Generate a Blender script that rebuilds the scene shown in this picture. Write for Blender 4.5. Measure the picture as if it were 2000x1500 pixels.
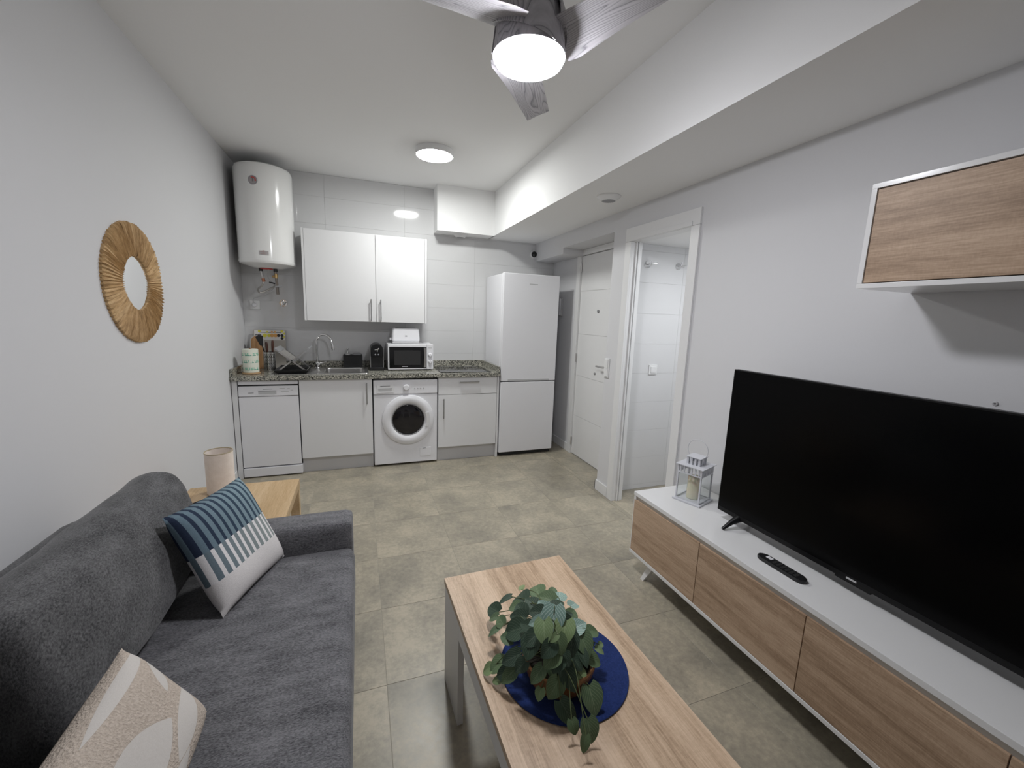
import bpy, bmesh, math, random
from mathutils import Vector, Matrix
R = math.radians
random.seed(7)
for o in list(bpy.data.objects): bpy.data.objects.remove(o)
S = bpy.context.scene
C = S.collection

# ------------------------------------------------------------------ camera
CAM = Vector((1.026, 0.0, 1.484)); FPX = 805.2
PITCH, ROLL, YAW = R(-9.40), R(2.035), R(20.37)
fw = Vector((math.sin(YAW)*math.cos(PITCH), math.cos(YAW)*math.cos(PITCH), math.sin(PITCH)))
r0 = Vector((math.cos(YAW), -math.sin(YAW), 0)); u0 = r0.cross(fw)
rt = math.cos(ROLL)*r0 + math.sin(ROLL)*u0
up = -math.sin(ROLL)*r0 + math.cos(ROLL)*u0
cd = bpy.data.cameras.new('camera'); cam = bpy.data.objects.new('camera', cd); C.objects.link(cam)
cd.sensor_fit = 'HORIZONTAL'; cd.sensor_width = 36; cd.lens = FPX/2000*36; cd.clip_start = .02
m = Matrix((rt, up, -fw)).transposed().to_4x4(); m.translation = CAM
cam.matrix_world = m
S.camera = cam
def at(px, py, axis, v):
    """photo pixel -> point on the plane axis = v"""
    d = fw + rt*((px-1000)/FPX) + up*((750-py)/FPX)
    i = 'xyz'.index(axis); return CAM + d*((v-CAM[i])/d[i])

# ------------------------------------------------------------------ light
W = bpy.data.worlds.new('world'); S.world = W; W.use_nodes = True
W.node_tree.nodes['Background'].inputs[0].default_value = (.9, .95, 1, 1)
W.node_tree.nodes['Background'].inputs[1].default_value = .05
S.view_settings.view_transform = 'Standard'; S.view_settings.look = 'None'
S.view_settings.gamma = 1; S.view_settings.use_curve_mapping = False
S.view_settings.exposure = 1.17
FAN_LIGHT, LAMP_LIGHT, BATH_LIGHT = 60.0, 58.0, 38.0

# ------------------------------------------------------------------ materials
def nodes(name):
    mt = bpy.data.materials.new(name); mt.use_nodes = True
    nt = mt.node_tree; b = nt.nodes['Principled BSDF']
    return mt, nt, b
def plain(name, col, rough=.5, metal=0, spec=.5, bump=0, bscale=200, var=0, **kw):
    mt, nt, b = nodes(name)
    b.inputs['Base Color'].default_value = (*col, 1); b.inputs['Roughness'].default_value = rough
    b.inputs['Metallic'].default_value = metal; b.inputs['Specular IOR Level'].default_value = spec
    for k, v in kw.items(): b.inputs[k.replace('_', ' ')].default_value = v
    tc = nt.nodes.new('ShaderNodeTexCoord')
    n = nt.nodes.new('ShaderNodeTexNoise'); n.inputs['Scale'].default_value = bscale; n.inputs['Detail'].default_value = 4
    nt.links.new(tc.outputs['Object'], n.inputs['Vector'])
    v = var if var else .015
    mx = nt.nodes.new('ShaderNodeMix'); mx.data_type = 'RGBA'
    mx.inputs['A'].default_value = (*[c*(1-v) for c in col], 1); mx.inputs['B'].default_value = (*[min(1, c*(1+v)) for c in col], 1)
    nt.links.new(n.outputs['Fac'], mx.inputs['Factor']); nt.links.new(mx.outputs['Result'], b.inputs['Base Color'])
    if bump:
        bp = nt.nodes.new('ShaderNodeBump'); bp.inputs['Strength'].default_value = bump; bp.inputs['Distance'].default_value = .002
        nt.links.new(n.outputs['Fac'], bp.inputs['Height']); nt.links.new(bp.outputs['Normal'], b.inputs['Normal'])
    return mt
def emit(name, col, st):
    mt, nt, b = nodes(name)
    b.inputs['Base Color'].default_value = (.9, .9, .9, 1)
    b.inputs['Emission Color'].default_value = (*col, 1); b.inputs['Emission Strength'].default_value = st
    return mt
def ramp(nt, stops):
    r = nt.nodes.new('ShaderNodeValToRGB'); e = r.color_ramp.elements
    while len(e) < len(stops): e.new(.5)
    for i, (p, c) in enumerate(stops): e[i].position = p; e[i].color = (*c, 1)
    return r
def wood(name, lo, mid, hi, axis='y', rough=.45, bands=3.0, seedoff=0):
    """sawn oak: long streaks along one axis with soft cathedral figure"""
    mt, nt, b = nodes(name); L = nt.links.new
    tc = nt.nodes.new('ShaderNodeTexCoord'); oi = nt.nodes.new('ShaderNodeObjectInfo')
    ad = nt.nodes.new('ShaderNodeVectorMath'); ad.operation = 'MULTIPLY_ADD'
    cb = nt.nodes.new('ShaderNodeCombineXYZ')
    for i in range(3): L(oi.outputs['Random'], cb.inputs[i])
    ad.inputs[1].default_value = (7, 7, 7)
    L(cb.outputs[0], ad.inputs[0]); L(tc.outputs['Object'], ad.inputs[2])
    def mp(al, ac):
        m_ = nt.nodes.new('ShaderNodeMapping'); s = [ac]*3; s['xyz'.index(axis)] = al
        m_.inputs['Scale'].default_value = s; m_.inputs['Location'].default_value = (seedoff, seedoff*.7, 0)
        L(ad.outputs[0], m_.inputs['Vector']); return m_
    n1 = nt.nodes.new('ShaderNodeTexNoise'); n1.inputs['Scale'].default_value = bands; n1.inputs['Detail'].default_value = 5; n1.inputs['Distortion'].default_value = .6
    L(mp(.35, 5.0).outputs[0], n1.inputs['Vector'])
    n2 = nt.nodes.new('ShaderNodeTexNoise'); n2.inputs['Scale'].default_value = 14; n2.inputs['Detail'].default_value = 6; n2.inputs['Roughness'].default_value = .7
    L(mp(.9, 16).outputs[0], n2.inputs['Vector'])
    n3 = nt.nodes.new('ShaderNodeTexNoise'); n3.inputs['Scale'].default_value = 60; n3.inputs['Detail'].default_value = 3
    L(mp(3, 1.2).outputs[0], n3.inputs['Vector'])
    a = nt.nodes.new('ShaderNodeMath'); a.operation = 'MULTIPLY_ADD'; a.inputs[1].default_value = .42
    L(n2.outputs['Fac'], a.inputs[0])
    a0 = nt.nodes.new('ShaderNodeMath'); a0.operation = 'MULTIPLY'; a0.inputs[1].default_value = .5
    L(n1.outputs['Fac'], a0.inputs[0]); L(a0.outputs[0], a.inputs[2])
    a2 = nt.nodes.new('ShaderNodeMath'); a2.operation = 'MULTIPLY_ADD'; a2.inputs[1].default_value = .10
    L(n3.outputs['Fac'], a2.inputs[0]); L(a.outputs[0], a2.inputs[2])
    rp = ramp(nt, [(.40, lo), (.5, mid), (.60, hi)])
    L(a2.outputs[0], rp.inputs[0]); L(rp.outputs[0], b.inputs['Base Color'])
    bp = nt.nodes.new('ShaderNodeBump'); bp.inputs['Strength'].default_value = .12; bp.inputs['Distance'].default_value = .001
    L(n2.outputs['Fac'], bp.inputs['Height']); L(bp.outputs['Normal'], b.inputs['Normal'])
    b.inputs['Roughness'].default_value = rough
    return mt
def fabric(name, c0, c1, scale=260, rough=.95, stretch=(1, 1, 1), bump=.5):
    mt, nt, b = nodes(name); L = nt.links.new
    tc = nt.nodes.new('ShaderNodeTexCoord'); m_ = nt.nodes.new('ShaderNodeMapping'); m_.inputs['Scale'].default_value = stretch
    L(tc.outputs['Object'], m_.inputs['Vector'])
    n1 = nt.nodes.new('ShaderNodeTexNoise'); n1.inputs['Scale'].default_value = scale; n1.inputs['Detail'].default_value = 3; n1.inputs['Roughness'].default_value = .7
    L(m_.outputs[0], n1.inputs['Vector'])
    n2 = nt.nodes.new('ShaderNodeTexNoise'); n2.inputs['Scale'].default_value = scale/14; n2.inputs['Detail'].default_value = 4
    L(m_.outputs[0], n2.inputs['Vector'])
    a = nt.nodes.new('ShaderNodeMath'); a.operation = 'MULTIPLY_ADD'; a.inputs[1].default_value = .3
    L(n2.outputs['Fac'], a.inputs[0]); 
    a1 = nt.nodes.new('ShaderNodeMath'); a1.operation = 'MULTIPLY'; a1.inputs[1].default_value = .7
    L(n1.outputs['Fac'], a1.inputs[0]); L(a1.outputs[0], a.inputs[2])
    rp = ramp(nt, [(.36, c0), (.64, c1)]); L(a.outputs[0], rp.inputs[0]); L(rp.outputs[0], b.inputs['Base Color'])
    bp = nt.nodes.new('ShaderNodeBump'); bp.inputs['Strength'].default_value = bump; bp.inputs['Distance'].default_value = .0015
    L(n1.outputs['Fac'], bp.inputs['Height']); L(bp.outputs['Normal'], b.inputs['Normal'])
    b.inputs['Roughness'].default_value = rough; b.inputs['Sheen Weight'].default_value = .15
    b.inputs['Specular IOR Level'].default_value = .2
    return mt
def stone_tile(name):
    mt, nt, b = nodes(name); L = nt.links.new
    geo = nt.nodes.new('ShaderNodeNewGeometry'); oi = nt.nodes.new('ShaderNodeObjectInfo')
    n1 = nt.nodes.new('ShaderNodeTexNoise'); n1.inputs['Scale'].default_value = 3.2; n1.inputs['Detail'].default_value = 9; n1.inputs['Roughness'].default_value = .66
    n1.noise_dimensions = '4D'
    mu = nt.nodes.new('ShaderNodeMath'); mu.operation = 'MULTIPLY'; mu.inputs[1].default_value = 3.0
    L(oi.outputs['Random'], mu.inputs[0]); L(mu.outputs[0], n1.inputs['W']); L(geo.outputs['Position'], n1.inputs['Vector'])
    n2 = nt.nodes.new('ShaderNodeTexNoise'); n2.inputs['Scale'].default_value = 40; n2.inputs['Detail'].default_value = 5; n2.inputs['Roughness'].default_value = .7
    L(geo.outputs['Position'], n2.inputs['Vector'])
    a = nt.nodes.new('ShaderNodeMath'); a.operation = 'MULTIPLY_ADD'; a.inputs[1].default_value = .35
    a0 = nt.nodes.new('ShaderNodeMath'); a0.operation = 'MULTIPLY'; a0.inputs[1].default_value = .65
    L(n2.outputs['Fac'], a.inputs[0]); L(n1.outputs['Fac'], a0.inputs[0]); L(a0.outputs[0], a.inputs[2])
    rp = ramp(nt, [(.38, (.245, .225, .182)), (.5, (.35, .316, .246)), (.61, (.48, .425, .325))])
    L(a.outputs[0], rp.inputs[0]); L(rp.outputs[0], b.inputs['Base Color'])
    r2 = nt.nodes.new('ShaderNodeMapRange'); r2.inputs['To Min'].default_value = .26; r2.inputs['To Max'].default_value = .42
    L(n2.outputs['Fac'], r2.inputs['Value']); L(r2.outputs[0], b.inputs['Roughness'])
    bp = nt.nodes.new('ShaderNodeBump'); bp.inputs['Strength'].default_value = .05; bp.inputs['Distance'].default_value = .002
    L(n2.outputs['Fac'], bp.inputs['Height']); L(bp.outputs['Normal'], b.inputs['Normal'])
    return mt
def granite(name):
    mt, nt, b = nodes(name); L = nt.links.new
    geo = nt.nodes.new('ShaderNodeNewGeometry')
    v = nt.nodes.new('ShaderNodeTexVoronoi'); v.inputs['Scale'].default_value = 150; L(geo.outputs['Position'], v.inputs['Vector'])
    n = nt.nodes.new('ShaderNodeTexNoise'); n.inputs['Scale'].default_value = 85; n.inputs['Detail'].default_value = 5; L(geo.outputs['Position'], n.inputs['Vector'])
    sp = nt.nodes.new('ShaderNodeSeparateColor'); L(v.outputs['Color'], sp.inputs[0])
    a = nt.nodes.new('ShaderNodeMath'); a.operation = 'MULTIPLY_ADD'; a.inputs[1].default_value = .5
    a0 = nt.nodes.new('ShaderNodeMath'); a0.operation = 'MULTIPLY'; a0.inputs[1].default_value = .5
    L(sp.outputs[0], a.inputs[0]); L(n.outputs['Fac'], a0.inputs[0]); L(a0.outputs[0], a.inputs[2])
    rp = ramp(nt, [(.25, (.03, .03, .03)), (.42, (.16, .16, .14)), (.58, (.34, .33, .28)), (.75, (.62, .6, .52))])
    L(a.outputs[0], rp.inputs[0]); L(rp.outputs[0], b.inputs['Base Color']); b.inputs['Roughness'].default_value = .18
    return mt
WALLP = plain('white_paint_dimmed', (.70, .70, .715), .85, bump=.04, bscale=300, spec=.2)  # same white as the ceiling, darkened in colour to hold back the lamp light
CEILP = plain('white_paint', (.90, .90, .90), .9, bump=.03, bscale=300, spec=.2)
TRIM = plain('white_lacquer', (.80, .80, .80), .38)
GLOSS = plain('glossy_white_board', (.80, .80, .80), .16)
WTILE = plain('white_wall_tile', (.70, .70, .705), .07)
GROUT = plain('grout', (.70, .70, .70), .8)
FGROUT = plain('floor_grout', (.40, .375, .315), .9)
FTILE = stone_tile('stone_floor_tile')
APPL = plain('appliance_white', (.82, .82, .85), .3)
APPL2 = plain('appliance_white_plastic', (.74, .74, .75), .35)
HEAT = plain('enamel_white', (.85, .85, .84), .14)
CABW = plain('cabinet_white', (.78, .78, .79), .55, spec=.15)
PLINTH = plain('plinth_grey', (.62, .62, .64), .4, .35)
DARK = plain('dark_gap', (.02, .02, .02), .8)
BLACK = plain('black_plastic', (.012, .012, .013), .35)
BLACKG = plain('black_gloss', (.008, .008, .009), .08)
STEEL = plain('brushed_steel', (.62, .61, .60), .28, 1)
CHROME = plain('chrome', (.8, .8, .8), .08, 1)
ALU = plain('aluminium_handle', (.42, .42, .42), .32, 1)
GREYP = plain('grey_plastic', (.30, .30, .31), .5)
LTGREY = plain('light_grey_plastic', (.52, .52, .53), .5)
INK = plain('grey_print', (.16, .16, .17), .6)
REDP = plain('red_print', (.55, .06, .05), .6)
PINKP = plain('pale_red_print', (.78, .62, .62), .6)
BRASS = plain('brass', (.55, .38, .18), .35, 1)
COPPER = plain('worn_copper_fitting', (.45, .2, .12), .45, .8)
GRANITE = granite('speckled_granite')
OAK = wood('sawn_oak_board', (.36, .245, .152), (.54, .385, .257), (.68, .51, .36), 'y', .36)
OAKD = wood('sawn_oak_shaded', (.29, .19, .12), (.43, .297, .198), (.56, .405, .285), 'y', .5)  # the table's oak again, shade of the upright fronts put into the colour
OAKL = wood('pale_oak_veneer', (.50, .335, .17), (.60, .42, .235), (.70, .52, .32), 'y', .4, 2.0)
DKWOOD = wood('dark_wood_handle', (.03, .012, .008), (.06, .02, .012), (.09, .035, .02), 'z')
BROWNW = wood('brown_wood', (.25, .12, .045), (.36, .19, .08), (.46, .27, .13), 'z')
POTM = wood('honey_wood_pot', (.13, .055, .02), (.22, .10, .035), (.32, .16, .06), 'z', .45)
SOFA = fabric('charcoal_weave', (.050, .050, .055), (.235, .233, .245), 270, stretch=(.45, 1.2, 1))
SOFAB = fabric('charcoal_velvet_weave', (.040, .040, .042), (.175, .174, .178), 270, stretch=(1.2, .6, .6))
SHADE = fabric('linen_shade', (.78, .69, .62), (.92, .84, .77), 500, bump=.2)
SEAGR = fabric('seagrass', (.17, .095, .04), (.50, .335, .17), 60, stretch=(1, 1, 1), bump=.4)
MIRROR = plain('mirror_glass', (.92, .93, .94), .015, 1)
SCREEN = plain('tv_screen', (.0012, .0012, .0014), .2, spec=.10)
TVB = plain('tv_bezel', (.004, .004, .0045), .35, spec=.25)
BLUE = fabric('navy_felt', (.006, .018, .09), (.015, .035, .15), 240, bump=.4)
CANDLE = plain('cream_wax', (.82, .76, .58), .5, Subsurface_Weight=.3)
LANT = plain('white_tin', (.66, .67, .71), .45, bump=.05)
def thin_glass(name):
    mt, nt, b = nodes(name); L = nt.links.new; out = nt.nodes['Material Output']
    tr = nt.nodes.new('ShaderNodeBsdfTransparent'); tr.inputs[0].default_value = (.96, .97, .97, 1)
    gl = nt.nodes.new('ShaderNodeBsdfGlossy'); gl.inputs['Roughness'].default_value = .02
    mx = nt.nodes.new('ShaderNodeMixShader'); mx.inputs[0].default_value = .045; L(tr.outputs[0], mx.inputs[1]); L(gl.outputs[0], mx.inputs[2]); L(mx.outputs[0], out.inputs['Surface'])
    nt.nodes.remove(b)
    return mt
GLASS = thin_glass('clear_thin_glass')

# ------------------------------------------------------------------ mesh helpers
ORG = {}
class MB:
    def __init__(s): s.bm = bmesh.new()
    def box(s, x0, x1, y0, y1, z0, z1, bev=0, seg=2):
        v = [s.bm.verts.new((x, y, z)) for x in (x0, x1) for y in (y0, y1) for z in (z0, z1)]
        fs = [s.bm.faces.new([v[i] for i in q]) for q in ((0, 1, 3, 2), (4, 6, 7, 5), (0, 4, 5, 1), (2, 3, 7, 6), (0, 2, 6, 4), (1, 5, 7, 3))]
        if bev:
            es = list({e for f in fs for e in f.edges})
            bmesh.ops.bevel(s.bm, geom=es, offset=bev, segments=seg, profile=.5, affect='EDGES', clamp_overlap=True)
        return s
    def obox(s, c, ax, ay, az, hx, hy, hz):
        """oriented box: centre, unit axes, half sizes"""
        c = Vector(c); v = []
        for i in (-1, 1):
            for j in (-1, 1):
                for k in (-1, 1):
                    v.append(s.bm.verts.new(c+Vector(ax)*hx*i+Vector(ay)*hy*j+Vector(az)*hz*k))
        for q in ((0, 1, 3, 2), (4, 6, 7, 5), (0, 4, 5, 1), (2, 3, 7, 6), (0, 2, 6, 4), (1, 5, 7, 3)):
            s.bm.faces.new([v[i] for i in q])
        return s
    def bar(s, p, q, w, h=None, upv=(0, 0, 1)):
        p, q = Vector(p), Vector(q); d = (q-p).normalized(); uu = Vector(upv)
        if abs(d.dot(uu)) > .98: uu = Vector((0, 1, 0))
        sx = d.cross(uu).normalized(); uu = sx.cross(d)
        return s.obox((p+q)/2, d, sx, uu, (q-p).length/2, w/2, (h or w)/2)
    def tube(s, pts, r, n=10, cap=True):
        pts = [Vector(p) for p in pts]; rings = []
        rs = r if isinstance(r, (list, tuple)) else [r]*len(pts)
        prev = None
        for i, p in enumerate(pts):
            d = (pts[min(i+1, len(pts)-1)]-pts[max(i-1, 0)]).normalized()
            if prev is None:
                a = Vector((0, 0, 1)) if abs(d.z) < .9 else Vector((1, 0, 0))
                a = d.cross(a).normalized()
            else:
                a = (prev-d*prev.dot(d)).normalized()
            prev = a; b = d.cross(a)
            rings.append([s.bm.verts.new(p+(a*math.cos(t)+b*math.sin(t))*rs[i]) for t in [2*math.pi*k/n for k in range(n)]])
        for a, b in zip(rings, rings[1:]):
            for k in range(n): s.bm.faces.new((a[k], a[(k+1) % n], b[(k+1) % n], b[k]))
        if cap: s.bm.faces.new(rings[0][::-1]); s.bm.faces.new(rings[-1])
        return s
    def lathe(s, prof, c=(0, 0, 0), ax='z', n=40, close=False):
        """profile [(r, h)] spun around an axis through c"""
        c = Vector(c); rings = []
        for r, h in prof:
            if r < 1e-6:
                p = {'z': (0, 0, h), 'y': (0, h, 0), 'x': (h, 0, 0)}[ax]; rings.append([s.bm.verts.new(c+Vector(p))]); continue
            ring = []
            for k in range(n):
                t = 2*math.pi*k/n; a, b = r*math.cos(t), r*math.sin(t)
                ring.append(s.bm.verts.new(c+Vector({'z': (a, b, h), 'y': (b, h, a), 'x': (h, a, b)}[ax])))
            rings.append(ring)
        pairs = list(zip(rings, rings[1:]))
        if close: pairs.append((rings[-1], rings[0]))
        for a, b in pairs:
            if len(a) == 1 and len(b) == 1: continue
            for k in range(n):
                if len(a) == 1: s.bm.faces.new((a[0], b[(k+1) % n], b[k]))
                elif len(b) == 1: s.bm.faces.new((a[k], a[(k+1) % n], b[0]))
                else: s.bm.faces.new((a[k], a[(k+1) % n], b[(k+1) % n], b[k]))
        return s
    def prism(s, poly, vec):
        """polygon (3D points) extruded by vec"""
        vec = Vector(vec); a = [s.bm.verts.new(Vector(p)) for p in poly]; b = [s.bm.verts.new(Vector(p)+vec) for p in poly]
        s.bm.faces.new(a); s.bm.faces.new(b[::-1]); n = len(a)
        for i in range(n): s.bm.faces.new((a[i], b[i], b[(i+1) % n], a[(i+1) % n]))
        return s
    def soft(s, size, r, puff=(0, 0, 0), n=14, M=None, wob=0, seed=0):
        """rounded, puffed box (upholstery) centred at the origin, transformed by M"""
        hx, hy, hz = [a/2 for a in size]; M = M or Matrix(); rnd = random.Random(seed); ph = [rnd.uniform(0, 6) for _ in range(6)]
        vd = {}
        def V(p):
            k = tuple(round(a, 5) for a in p)
            if k in vd: return vd[k]
            q = Vector((p[0]*hx, p[1]*hy, p[2]*hz)); inner = Vector([max(-h+r, min(h-r, a)) for a, h in zip(q, (hx, hy, hz))])
            d = q-inner
            if d.length > 1e-9: q = inner+d.normalized()*r if d.length > r*.999 or sum(abs(c_) > 1e-9 for c_ in d) > 1 else q
            e = [1-a*a for a in p]
            q = q+Vector((puff[0]*p[0]*e[1]*e[2], puff[1]*p[1]*e[0]*e[2], puff[2]*p[2]*e[0]*e[1]))
            if wob:
                w = wob*(math.sin(p[1]*7+ph[0]+p[2]*3)+math.sin(p[2]*8+ph[1]+p[0]*3)+.7*math.sin(p[1]*13+p[2]*9+ph[2]))
                q += Vector((p[0], p[1], p[2])).normalized()*w if any(p) else Vector()
            vd[k] = s.bm.verts.new(M @ q); return vd[k]
        def g(i):   # denser towards the edges
            t = -1+2*i/n; return math.sin(t*math.pi/2)*.55+t*.45
        G = [g(i) for i in range(n+1)]; G[0] = -1; G[-1] = 1
        for a in range(3):
            for sg in (-1, 1):
                for i in range(n):
                    for j in range(n):
                        q = []
                        for (u, v) in ((i, j), (i+1, j), (i+1, j+1), (i, j+1)):
                            p = [0, 0, 0]; p[a] = sg; p[(a+1) % 3] = G[u]; p[(a+2) % 3] = G[v]; q.append(V(p))
                        s.bm.faces.new(q if sg > 0 else q[::-1])
        return s
    def build(s, name, mat, parent=None, smooth=True, org=None, ang=38, fix=True):
        if fix: bmesh.ops.recalc_face_normals(s.bm, faces=s.bm.faces[:])
        o_ = Vector(org) if org is not None else (ORG.get(parent.name, Vector()) if parent else Vector())
        if o_.length: bmesh.ops.translate(s.bm, verts=s.bm.verts[:], vec=-o_)
        me = bpy.data.meshes.new(name); s.bm.to_mesh(me); s.bm.free()
        if smooth: me.shade_smooth(); me.set_sharp_from_angle(angle=R(ang))
        for m_ in (mat if isinstance(mat, list) else [mat]): me.materials.append(m_)
        o = bpy.data.objects.new(name, me); C.objects.link(o)
        if smooth and ang == 38:
            wn = o.modifiers.new('weighted_normal', 'WEIGHTED_NORMAL'); wn.keep_sharp = True; wn.weight = 100
        if parent: o.parent = parent; ORG[o.name] = o_
        else: o.location = o_; ORG[o.name] = o_
        return o
def tag(o, label, cat, group=None, kind=None):
    o['label'] = label; o['category'] = cat
    if group: o['group'] = group
    if kind: o['kind'] = kind
    return o
def struct(o, label, cat): return tag(o, label, cat, kind='structure')
def thing(name, label, cat, loc=(0, 0, 0), rot=None, group=None, local=False, kind=None):
    o = bpy.data.objects.new(name, None); C.objects.link(o); o.location = loc; o.empty_display_size = .05
    if rot: o.rotation_euler = rot; local = True
    ORG[o.name] = Vector() if local else Vector(loc)
    return tag(o, label, cat, group, kind)
def child(o, parent):
    c = o.copy(); C.objects.link(c); c.parent = parent; return c
def rbx(name, mat, parent, *b, bev=.002, seg=2):
    return MB().box(*b, bev=bev, seg=seg).build(name, mat, parent)

# ------------------------------------------------------------------ room shell
YB, XR, XN, H, HS, Y0 = 4.585, 2.955, 3.20, 2.748, 2.31, -1.05
XS, XB0, YBX = 2.383, 1.782, 4.36
YN = 2.965
# floor slab and its tiles
fl = struct(MB().box(-.02, 4.5, Y0-.02, YB+.02, -.06, -.0015).build('floor', FGROUT), 'floor of square beige-grey stone-look tiles with thin pale joints', 'floor')
P = .455; J = .0009; tiles = {}
def tile(x0, x1, y0, y1):
    k = (round(x1-x0, 3), round(y1-y0, 3))
    if k not in tiles:
        o = MB().box(0, k[0], 0, k[1], -.006, 0, bev=.0005, seg=1).build('floor_tile', FTILE, fl); tiles[k] = o
    else:
        o = child(tiles[k], fl)
    o.location = (x0, y0, 0)
gx = [1.095+P*i for i in range(-3, 9)]; gy = [1.507+P*i for i in range(-8, 8)]
def strip(x0, x1, y0, y1):
    for a, b in zip(gx, gx[1:]):
        for c, d in zip(gy, gy[1:]):
            q = (max(a+J, x0), min(b-J, x1), max(c+J, y0), min(d-J, y1))
            if q[1]-q[0] > .01 and q[3]-q[2] > .01: tile(*q)
strip(0, XR, Y0, YB); strip(XR+.001, XN, YN, YB); strip(XR+.001, 4.2, 1.4, 2.875)
# walls
struct(MB().box(-.1, 0, Y0-.1, YB+.1, -.05, H+.05).build('wall_left', WALLP), 'plain white painted wall behind the sofa and round mirror', 'wall')
wb = struct(MB().box(-.1, XN+.1, YB, YB+.1, -.05, H+.05).build('wall_back', GROUT), 'kitchen wall clad in large glossy white tiles', 'wall')
tx = [0, .735, 1.485, 2.235, 2.985, XN]; tz = [.043+.25*i for i in range(0, 12)]
for i, (a, b) in enumerate(zip(tx, tx[1:])):
    for c, d in zip(tz, tz[1:]):
        d = min(d, H-.001)
        if d-c < .03: continue
        MB().box(a+.0006, b-.0004, YB-.007, YB+.001, c+.0004, d-.0004, bev=.0004, seg=1).build('wall_tile', WTILE, wb)
struct(MB().box(-.1, XN+.1, Y0-.1, Y0, -.05, H+.05).build('wall_front', WALLP), 'plain white painted wall closing the living room', 'wall')
JY0, JY1, JH = 2.113, 2.715, 2.062
wr = MB()
wr.box(XR, XR+.09, Y0, JY0-.02, -.05, H+.05)                       # behind tv
wr.box(XR, XR+.09, JY0-.02, JY1+.02, JH+.02, H+.05)                # above bathroom door
wr.box(XR, XR+.09, JY1+.02, YN, -.05, H+.05)
wr.box(XR+.09, XN, 2.956, YN, -.05, H+.05)
wr.box(XR, XN, YN, 3.86, 2.172, H+.05)                             # lintel over entrance
wr.box(XR, XN, 3.86, YB, 2.112, H+.05)
struct(wr.build('wall_right', WALLP, smooth=False), 'white painted wall behind the television with two doorways', 'wall')
DY0, DY1, DH = 3.05, 3.905, 2.118
en = MB(); en.box(XN, XN+.1, DY1+.05, YB+.1, -.05, H)
en.box(XN, XN+.1, 2.957, DY0-.05, -.05, H); en.box(XN, XN+.1, DY0-.05, DY1+.05, DH+.06, H)
struct(en.build('wall_entrance', WALLP, smooth=False), 'white recessed wall holding the entrance door beside the fridge', 'wall')
struct(MB().box(-.1, 4.6, Y0-.1, YB+.1, H, H+.1).build('ceiling', CEILP), 'flat white painted ceiling', 'ceiling')
so = MB(); so.box(XS, XR+.02, Y0, YB, HS, H+.02); so.box(XB0, XS+.01, YBX, YB, HS, H+.02)
struct(so.build('ceiling_soffit', CEILP, smooth=False), 'boxed white soffit dropped below the ceiling along the wall', 'soffit')
# bathroom shell
BX1, BY0, BH = 4.1, 1.45, 2.09
bw = struct(MB().box(XR+.09, BX1+.1, 2.882, 2.955, -.05, BH+.3).build('wall_bathroom', GROUT), 'bright white tiled bathroom wall seen through the doorway', 'wall')
for a, b in ((XR+.092, 3.60), (3.60, BX1)):
    for i in range(-1, 9):
        c, d = max(0, .04+.25*i), min(.04+.25*(i+1), BH)
        if d-c > .02: MB().box(a+.0006, b-.0004, 2.875, 2.883, c+.0004, d-.0004, bev=.0004, seg=1).build('wall_tile', WTILE, bw)
bs = MB(); bs.box(BX1, BX1+.1, BY0-.1, 2.955, -.05, BH+.3); bs.box(XR+.09, BX1, BY0-.1, BY0, -.05, BH+.3)
struct(bs.build('wall_bathroom_side', WALLP, smooth=False), 'white bathroom side walls beyond the doorway', 'wall')
struct(MB().box(XR+.09, BX1+.1, BY0-.1, 2.955, BH, BH+.1).build('ceiling_bathroom', CEILP), 'low white bathroom ceiling beyond the doorway', 'ceiling')
# baseboards
def bb(name, *b, lab): struct(rbx(name, TRIM, None, *b, bev=.003), lab, 'baseboard')
bb('baseboard_left', 0, .013, Y0, 3.95, 0, .09, lab='white baseboard along the wall behind the sofa')
bb('baseboard_right', XR-.013, XR, Y0, JY0-.075, 0, .09, lab='white baseboard along the wall behind the tv bench')
b_ = MB(); b_.box(XR-.013, XR, JY1+.075, YN+.013, 0, .09, bev=.003); b_.box(XR-.013, XN, YN, YN+.013, 0, .09, bev=.003)
struct(b_.build('baseboard_pillar', TRIM), 'short white baseboard wrapping the pillar between both doors', 'baseboard')
bb('baseboard_entrance', XN-.013, XN, DY1+.055, YB, 0, .09, lab='white baseboard in the recess beside the fridge')
# bathroom door casing
t = thing('trim_1', 'white casing around the open bathroom doorway', 'door frame', (XR, 2.41, 0), kind='structure')
for nm, b in (('casing_side', (XR-.014, XR, JY1, JY1+.07, 0, JH)), ('casing_side', (XR-.014, XR, JY0-.07, JY0, 0, JH)),
              ('casing_head', (XR-.014, XR, JY0-.07, JY1+.07, JH+.001, JH+.098)),
              ('casing_lip', (XR-.020, XR-.0142, JY0-.01, JY1+.01, JH+.001, JH+.028)),
              ('jamb', (XR, XR+.092, JY1, JY1+.02, 0, JH)), ('jamb', (XR, XR+.092, JY0-.02, JY0, 0, JH)),
              ('jamb_head', (XR, XR+.092, JY0-.02, JY1+.02, JH, JH+.02)),
              ('door_stop', (XR+.03, XR+.042, JY1-.012, JY1, 0, JH)), ('door_stop', (XR+.052, XR+.064, JY1-.012, JY1, 0, JH))):
    rbx(nm, TRIM, t, *b, bev=.0015)
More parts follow.
